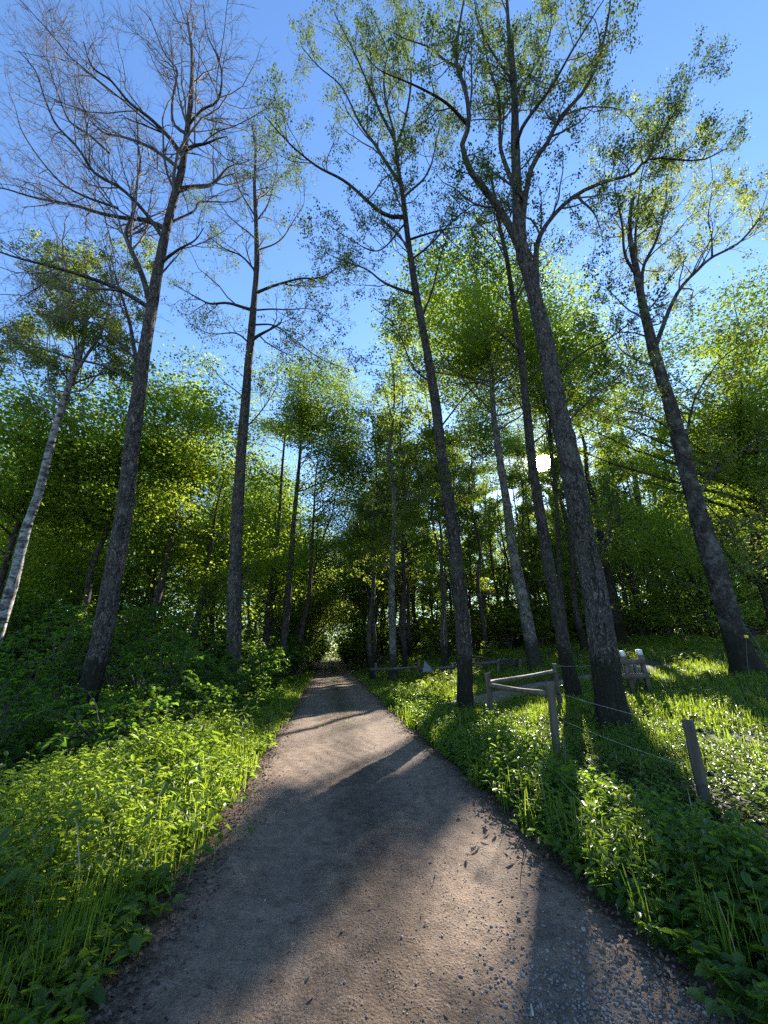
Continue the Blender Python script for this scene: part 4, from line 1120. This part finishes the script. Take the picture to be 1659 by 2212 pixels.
# ------------------------------------------------------------------ gravel, leaf litter on the road
R = np.random.default_rng(51)
ico_v = np.array([[0, 0, 1], [.9, 0, .35], [.28, .85, .35], [-.72, .53, .35], [-.72, -.53, .35], [.28, -.85, .35], [.72, .53, -.4], [-.28, .85, -.4], [-.9, 0, -.4], [-.28, -.85, -.4], [.72, -.53, -.4], [0, 0, -.8]])
ico_f = np.array([[0, 1, 2], [0, 2, 3], [0, 3, 4], [0, 4, 5], [0, 5, 1], [1, 6, 2], [2, 7, 3], [3, 8, 4], [4, 9, 5], [5, 10, 1], [6, 7, 2], [7, 8, 3], [8, 9, 4], [9, 10, 5], [10, 6, 1], [11, 7, 6], [11, 8, 7], [11, 9, 8], [11, 10, 9], [11, 6, 10]])
def stones(mb, u, v, size):
    n = len(u)
    V = ico_v[None] * (1 + R.normal(size=(n, 12, 1)) * .18)
    a = R.uniform(0, 6.28, n); ca_, sa_ = np.cos(a)[:, None], np.sin(a)[:, None]
    V = V * np.stack([R.uniform(.8, 1.5, n), R.uniform(.7, 1.1, n), R.uniform(.45, .85, n)], -1)[:, None]
    V = np.stack([V[..., 0] * ca_ - V[..., 1] * sa_, V[..., 0] * sa_ + V[..., 1] * ca_, V[..., 2]], -1) * size[:, None, None]
    V = V + np.stack([UC + u - .1335 * v, v, road_z(u, v) + size * .25], -1)[:, None]
    F = (np.arange(n)[:, None, None] * 12 + ico_f[None]).reshape(-1, 3)
    mb.add(V, F, np.repeat(R.random(n), 20))
mb = MB()
n = 4200                               # loose gravel at lower right
u = np.clip(.95 + R.normal(size=n) * .42, .1, 1.75); v = 1.9 + np.abs(R.normal(size=n)) * .42
k = R.random(n) < smooth(.15, .75, u); stones(mb, u[k], v[k], (R.uniform(.003, .0095, n) * (1 + (R.random(n) < .08) * .5))[k])
n = 3000                               # middle strip
v = 1.8 + R.random(n) ** 1.6 * 9; u = R.normal(size=n) * .17 + .02 * np.sin(v * 2); stones(mb, u, v, R.uniform(.0016, .005, n))
n = 900; v = 1.9 + R.random(n) ** 1.3 * 2.2; u = .55 + R.normal(size=n) * .16; stones(mb, u, v, R.uniform(.0016, .0048, n))
n = 12000                              # scattered
v = 1.8 + R.random(n) ** 1.8 * 14; u = R.uniform(-1.3, 1.4, n); stones(mb, u, v, R.uniform(.0009, .0034, n) * (1 + .03 * v))
n = 90; v = 1.9 + R.random(n) ** 1.5 * 6; u = R.uniform(-1.2, 1.3, n); stones(mb, u, v, R.uniform(.006, .010, n))
M['stone'] = tint_mat('gravel_stone', (.06, .05, .044), (.30, .25, .215), .85)
tag(mb.build('gravel', M['stone']), 'loose grey gravel strewn over the road', 'gravel', kind='stuff')
mb = MB()
n = 11000
v = 1.5 + R.random(n) ** 1.4 * 22; side = R.choice([-1, 1], n, p=[.7, .3]); u = side * (1.30 + R.normal(size=n) * .13)
k = R.random(n) < .93; u = np.where(k, u, R.uniform(-1.3, 1.3, n))
P = np.c_[UC + u - .1335 * v, v, np.maximum(road_z(np.clip(u, -1.6, 1.6), v), ground(UC + u - .1335 * v, v)) + R.uniform(.003, .016, n)]
leaves(mb, P, np.c_[R.normal(size=(n, 2)), R.normal(size=n) * .2], R.normal(size=(n, 3)) * .35 + np.array([0, 0, 1.]), R.uniform(.012, .045, n), R.uniform(.008, .03, n), fold=.25)
M['litter'] = tint_mat('dead_leaf', (.045, .026, .018), (.22, .13, .085), .85)
tag(mb.build('leaf_litter', M['litter']), 'brown leaf litter along the road edges', 'leaf litter', kind='stuff')

# a splinter of pale wood and a fallen leaf on the road
M['pale_wood'] = plain_mat('pale_wood', (.42, .36, .27), (.6, .53, .42), 30, .8, .3, .2)
def splinter(px0, px1, r, name, label):
    a = at_ground(*px0); b = at_ground(*px1)
    mb = MB(); p_ = np.stack([a, (a + b) / 2, b])[None] + np.array([0, 0, .016]); tubes(mb, p_, np.array([[r * .5, r, r * .85]]), 6, cap=True)
    o = mb.build(name, M['pale_wood'], origin=a)
    tag(o, label, 'splinter')
splinter((874, 1992), (889, 2013), .011, 'wood_splinter', 'pale splinter of wood lying on the road near a small leaf')
splinter((1148, 2180), (1152, 2203), .006, 'wood_splinter', 'thin pale splinter on the gravel at the lower edge')
q = at_ground(852, 2006)
mb = MB(); leaves(mb, np.array([q + [0, 0, .012]]), np.array([[1, .3, .1]]), np.array([[0, .2, 1.]]), .05, .04, hexa=True)
tag(mb.build('fallen_leaf', M['grass'], origin=q), 'small yellow-green leaf fallen beside the pale splinter', 'leaf')

# ------------------------------------------------------------------ ferns and dandelions
def fern(base, L, label, seed, n_fr=9):
    global R
    R = np.random.default_rng(8000 + seed)
    root = thing('fern', label, 'fern', base)
    for k in range(n_fr):
        mb = MB()
        az = k * 2 * pi / n_fr + R.normal() * .25; l = L * R.uniform(.75, 1.1)
        t = np.linspace(0, 1, 26)
        d = np.array([cos(az), sin(az), 0]); s = np.array([-sin(az), cos(az), 0])
        p_ = np.array(base)[None] + d[None] * (l * .85 * t ** 1.2)[:, None] + np.array([0, 0, 1.])[None] * (l * (.95 * t - .62 * t ** 2.4))[:, None]
        tubes(mb, p_[None], np.linspace(.004, .0012, 26)[None], 4, tint=.3)
        T = unit(np.gradient(p_, axis=0)); N = np.cross(T, s)
        w = l * .26 * np.sin(np.clip(t * 1.05 + .04, 0, 1) * pi) ** .7 + .01
        for sg in (-1, 1):
            leaves(mb, p_[2:], (s[None] * sg + T * .35)[2:], N[2:], w[2:], .028 * (L / .6), hexa=True, fold=.05)
        mb.build('frond', M['herb'], root, base)
q = at_ground(500, 1560); fern(q, .62, 'fern at the foot of the straight grey trunk, beside the verge', 1)
q = at_ground(1275, 1600); fern(q, .4, 'small fern at the left foot of the thickest trunk', 2, 7)
M['dandelion'] = tint_mat('dandelion_yellow', (.7, .45, .01), (.8, .6, .02), .7)
M['stalk'] = tint_mat('flower_stalk', (.10, .16, .04), (.16, .2, .06), .6)
for k, (x, y, lab) in enumerate([(523, 1745, 'dandelion on a tall stalk in the sunlit left verge, farthest of the four'), (449, 1838, 'yellow dandelion standing in the left verge nearest the road'),
                                 (398, 1860, 'half-closed dandelion left of the nearest yellow one'), (360, 1848, 'leftmost closed dandelion in the left verge')]):
    q = at_ground(x, y + 75)
    root = thing('dandelion', lab, 'dandelion', q, 'dandelions in the left verge')
    h = .36 if k < 2 else .3
    p_ = q + np.c_[np.sin(np.linspace(0, 1.5, 6)) * .03, np.zeros(6), np.linspace(-.02, h, 6)]
    mb = MB(); tubes(mb, p_[None], np.full((1, 6), .0025), 5); mb.build('stalk', M['stalk'], root, q)
    mb = MB(); n = 40; a = R.uniform(0, 6.28, n); e = R.uniform(.1, 1.2, n) if k < 2 else R.uniform(1.1, 1.5, n)
    D = np.c_[np.cos(a) * np.cos(e), np.sin(a) * np.cos(e), np.sin(e)]
    leaves(mb, np.tile(p_[-1], (n, 1)), D, np.c_[-D[:, :2] * .3, np.ones(n)], .022, .005); mb.build('flower_head', M['dandelion'], root, q)

# ------------------------------------------------------------------ fences
M['post'] = plain_mat('weathered_post', (.04, .031, .021), (.135, .105, .07), 9, .85, .5, .12)
M['rail'] = plain_mat('rail_wood', (.05, .043, .027), (.15, .125, .08), 7, .8, .3, .5)
M['plank'] = plain_mat('dark_plank', (.055, .043, .033), (.15, .12, .09), 7, .85, .4, .5)
M['black'] = plain_mat('black_plastic', (.012, .012, .012), (.025, .025, .025), 30, .4, .05)
M['white'] = plain_mat('white_paint', (.62, .62, .6), (.8, .8, .78), 14, .6, .1)
M['wire'] = plain_mat('pale_polywire', (.45, .43, .36), (.7, .68, .6), 60, .6, .05)
M['yellow'] = plain_mat('yellow_plastic', (.65, .45, .02), (.8, .58, .04), 20, .5, .05)
M['log'] = plain_mat('grey_log', (.04, .036, .03), (.11, .10, .08), 8, .9, .4, .6)
M['sheet'] = plain_mat('grey_sheet', (.10, .10, .11), (.2, .2, .21), 6, .7, .2)
def post(mb, base, top, r, sides=14):
    p_ = resample(np.stack([base, (base + top) / 2, top]), 14)
    rad = r * (1 + .03 * np.sin(np.linspace(0, 9, 14) + base[0]))
    k0 = mb.n
    P2 = np.concatenate([p_, p_[-1:] + unit(top - base) * .004]); R2 = np.concatenate([rad, [rad[-1] * .9]])
    tubes(mb, P2[None], R2[None], sides, cap=True)
def top_at(X, Y, base):
    """point on the ray through a pixel at the distance of base"""
    d = ray(X, Y); t = base[1] / d[1]; return np.array([0, 0, HC]) + d * t
def insulator(at, root, o0, d):
    mb = MB(); tubes(mb, np.stack([at, at + d * .03, at + d * .05])[None], np.array([[.012, .012, .01]]), 8, cap=True)
    tubes(mb, np.stack([at + d * .05, at + d * .06, at + d * .09])[None], np.array([[.024, .027, .02]]), 8, cap=True)
    mb.build('insulator', M['black'], root, o0)
bC = at_F(1067, 1568, 9.2); bF = at_F(1204, 1636, 7.0); bB = at_F(1212, 1534, 11.2)
tC = top_at(1052, 1454, bC); tF = top_at(1188, 1477, bF); tB = top_at(1197, 1434, bB)
for b_ in (bC, bF, bB): b_[2] = min(b_[2], float(ground(b_[0], b_[1]))) - .1
fr = thing('wooden_fence', 'corner fence of three round posts and two pole rails between the right trunks', 'fence', bC)
for b_, t_, r_ in ((bC, tC, .06), (bF, tF, .062), (bB, tB, .06)):
    mb = MB(); post(mb, b_, t_, r_); mb.build('post', M['post'], fr, bC, True)
def rail(a, b, r, root, o0):
    p_ = resample(np.stack([a, (a + b) / 2 - np.array([0, 0, .012]), b]), 14); mb = MB()
    tubes(mb, p_[None], (r * (1 + .06 * np.sin(np.linspace(0, 8, 14))))[None], 12, cap=True); mb.build('rail', M['rail'], root, o0, True)
lo = lambda t_, b_, f: t_ + (b_ - t_) * f
rail(lo(tC, bC, .16), lo(tB, bB, .15) , .047, fr, bC)
rail(lo(tC, bC, .20) + np.array([.02, -.09, 0]), lo(tF, bF, .13) + np.array([-.05, .03, 0]), .047, fr, bC)
for b_, t_, f in ((bF, tF, .45), (bF, tF, .12), (bB, tB, .45)):
    q = lo(t_, b_, f) + np.array([.066, 0, 0]); insulator(q, fr, bC, np.array([1., 0, 0]))
bP = at_F(1524, 1738, 4.95); tP = top_at(1485, 1556, bP); bP[2] -= .15
pr = thing('fence_post', 'single round wooden post with black insulators, standing right of the thickest trunk', 'fence post', bP)
mb = MB(); post(mb, bP, tP, .058, 18); mb.build('shaft', M['post'], pr, bP, True)
insP = [lo(tP, bP, f) + np.array([.057, 0, 0]) for f in (.11, .55)]
for q in insP: insulator(q, pr, bP, np.array([1., 0, 0]))
def wire(a, b, sag, label):
    t = np.linspace(0, 1, 24)[:, None]; p_ = a + (b - a) * t - np.array([0, 0, sag]) * 4 * t * (1 - t)
    mb = MB(); tubes(mb, p_[None], np.full((1, 24), .0017), 5); tag(mb.build('fence_wire', M['wire'], origin=a), label, 'fence wire')
e_ = np.array([.13, 0, 0])
q1 = lo(tF, bF, .12) + e_; q2 = lo(tF, bF, .45) + e_
wire(q1, insP[0] + np.array([.07, 0, 0]), .02, 'upper pale fence wire from the corner fence to the single post')
wire(q2, insP[1] + np.array([.07, 0, 0]), .03, 'lower pale fence wire from the corner fence to the single post')
endp = insP[0] + np.array([2.6, -.9, .05]); wire(insP[0] + np.array([.07, 0, 0]), endp, .05, 'upper pale fence wire running right from the single post')
endp = insP[1] + np.array([2.6, -.9, .0]); wire(insP[1] + np.array([.07, 0, 0]), endp, .05, 'lower pale fence wire running right from the single post')
tl = at_F(1118, 1455, 16.5)
wire(tB - np.array([0, 0, .12]), tl, .03, 'pale fence wire going left from the rearmost corner post')
# stile with white caps
bS = at_F(1366, 1487, 11.6)
st = thing('wooden_stile', 'low wooden stile of dark posts and boards with white-painted post tops', 'stile', bS)
stp = [((1345, 1418), (1365, 1487), .05, 1), ((1382, 1415), (1402, 1486), .05, 1), ((1357, 1425), (1372, 1483), .035, 0), ((1366, 1422), (1382, 1472), .032, 0)]
def box(mb, a, b, w, h):
    """beam from a to b"""
    d = unit(b - a); s = unit(np.cross(d, np.array([0, 0, 1.]))) if abs(d[2]) < .9 else unit(np.cross(d, np.array([0, 1., 0]))); u_ = np.cross(s, d)
    V = [p_ + s * w / 2 * i + u_ * h / 2 * j for p_ in (a, b) for i, j in ((-1, -1), (1, -1), (1, 1), (-1, 1))]
    mb.add(np.array(V), [[0, 1, 2, 3], [7, 6, 5, 4], [0, 4, 5, 1], [1, 5, 6, 2], [2, 6, 7, 3], [3, 7, 4, 0]])
for k, (tpx, bpx, r_, capd) in enumerate(stp):
    F0 = 11.6 if capd else 12.3
    a = at_F(*bpx, F0); b = at_F(*tpx, F0); a = a - unit(b - a) * .1
    mb = MB(); box(mb, a, b, r_ * 2, r_ * 2); p_ = mb.build('post', M['plank'], st, bS)
    if capd:
        mb = MB(); box(mb, b + unit(b - a) * .002, b + unit(b - a) * .15, r_ * 2.3, r_ * 2.3); mb.build('cap', M['white'], p_, bS)
for (a, b, F0) in (((1338, 1431), (1393, 1428), 11.5), ((1346, 1461), (1402, 1459), 11.5)):
    mb = MB(); box(mb, at_F(*a, F0), at_F(*b, F0), .045, .13); mb.build('board', M['plank'], st, bS)
mb = MB(); box(mb, at_F(1362, 1462, 11.55) + [0, .05, 0], at_F(1380, 1461, 11.55) + [0, .75, 0], .22, .045); mb.build('step', M['plank'], st, bS)
wire(tB + np.array([.07, 0, -.05]), at_F(1340, 1430, 11.45), .05, 'pale fence wire from the rearmost corner post to the stile')
# small yellow tag on a stick beside the mottled trunk
q = at_F(1614, 1448, 12.1); q2 = at_F(1611, 1376, 12.1)
yt = thing('marker_stake', 'thin stake with a small yellow tag beside the mottled trunk', 'marker', q)
mb = MB(); tubes(mb, np.stack([q - [0, 0, .1], (q + q2) / 2, q2])[None], np.full((1, 3), .012), 6, cap=True); mb.build('stake', M['twig'], yt, q)
mb = MB(); box(mb, q2 - [.06, .02, -.01], q2 + [.06, -.02, .01], .012, .09); mb.build('tag', M['yellow'], yt, q)
# leaning poles at the right of the mottled trunk
for k, (a, b, lab) in enumerate([((1655, 1420), (1590, 1330), 'dead branch leaning beside the mottled trunk'), ((1650, 1450), (1625, 1400), 'short dead branch leaning right of the mottled trunk')]):
    p0 = at_F(*a, 15 + k); p1 = at_F(*b, 16 + k); p0[2] = float(ground(p0[0], p0[1])) - .05
    mb = MB(); pp = resample(np.stack([p0, (p0 + p1) / 2 + [.05, 0, .08], p1]), 10); tubes(mb, pp[None], np.linspace(.04, .015, 10)[None], 7, cap=True)
    tag(mb.build('dead_branch', M['log'], origin=p0, smooth_=True), lab, 'branch')
# low log rails and brushwood by the grove
def logf(pxs, F0, r, name, label, cat='log'):
    pts = np.array([at_F(x, y, F0) for x, y in pxs])
    mb = MB(); pp = resample(pts, 12); tubes(mb, pp[None], (r * np.linspace(1, .8, 12) * (1 + .06 * np.sin(np.arange(12) * 2.1)))[None], 9, cap=True)
    tag(mb.build(name, M['log'], origin=pp[0], smooth_=True), label, cat)
lf = thing('low_fence', 'low log rail fence with short posts along the edge of the grove', 'fence', at_F(905, 1447, 21))
o0 = at_F(905, 1447, 21)
for x0 in (812, 905, 975): 
    a = at_F(x0, 1458, 21); b = at_F(x0, 1424 if x0 == 905 else 1432, 21); mb = MB(); post(mb, a, b, .07); mb.build('post', M['post'], lf, o0, True)
for a, b in (((800, 1446), (905, 1441)), ((905, 1446), (985, 1440))):
    mb = MB(); p_ = resample(np.stack([at_F(*a, 20.85), at_F((a[0] + b[0]) / 2, (a[1] + b[1]) / 2 + 1, 20.85), at_F(*b, 20.85)]), 10); tubes(mb, p_[None], np.full((1, 10), .065), 9, cap=True); mb.build('rail', M['log'], lf, o0, True)
a = at_F(918, 1442, 20.4)
V = np.array([a + [-.12, 0, -.2], a + [.42, -.1, -.2], a + [.0, .05, .34], a + [-.12, .05, -.2], a + [.42, -.05, -.2], a + [.0, .1, .34]])
mb = MB(); mb.add(V, [[0, 1, 2], [5, 4, 3]]); mb.add(V, [[0, 3, 4, 1], [1, 4, 5, 2], [2, 5, 3, 0]])
tag(mb.build('stone_slab', M['sheet'], origin=a), 'pale grey triangular slab leaning by the low log fence', 'slab')
logf([(1052, 1435), (1085, 1428), (1120, 1430)], 23.5, .16, 'fallen_log', 'thick fallen log left of the pale maple stem')
lf2 = thing('low_fence', 'low rail on two short posts left of the pale maple stem', 'fence', at_F(1075, 1440, 19.2)); o0 = at_F(1075, 1440, 19.2)
for x0 in (1076, 1124):
    a = at_F(x0, 1458, 19.2); b = at_F(x0, 1424, 19.2); mb = MB(); post(mb, a, b, .06); mb.build('post', M['post'], lf2, o0, True)
mb = MB(); p_ = np.stack([at_F(1030, 1434, 19.1), at_F(1055, 1432, 19.1), at_F(1078, 1430, 19.1)]); tubes(mb, p_[None], np.full((1, 3), .055), 8, cap=True); mb.build('rail', M['log'], lf2, o0, True)
mb = MB(); n = 90
a = at_F(1098, 1438, 22); S0 = a + R.normal(size=(n, 3)) * [1.1, .5, .12]; D = R.normal(size=(n, 3)) * [1, .6, .18]
pth = np.stack([S0 - D * .7, S0 + R.normal(size=(n, 3)) * .08, S0 + D * .7], 1); pth[..., 2] = np.maximum(pth[..., 2], ground(pth[..., 0], pth[..., 1]) + .03)
tubes(mb, pth, np.tile(np.linspace(.03, .01, 3), (n, 1)), 4)
tag(mb.build('brushwood_pile', M['twig'], origin=(0, 0, 0)), 'heap of brushwood and dead branches behind the corner fence', 'brushwood pile')
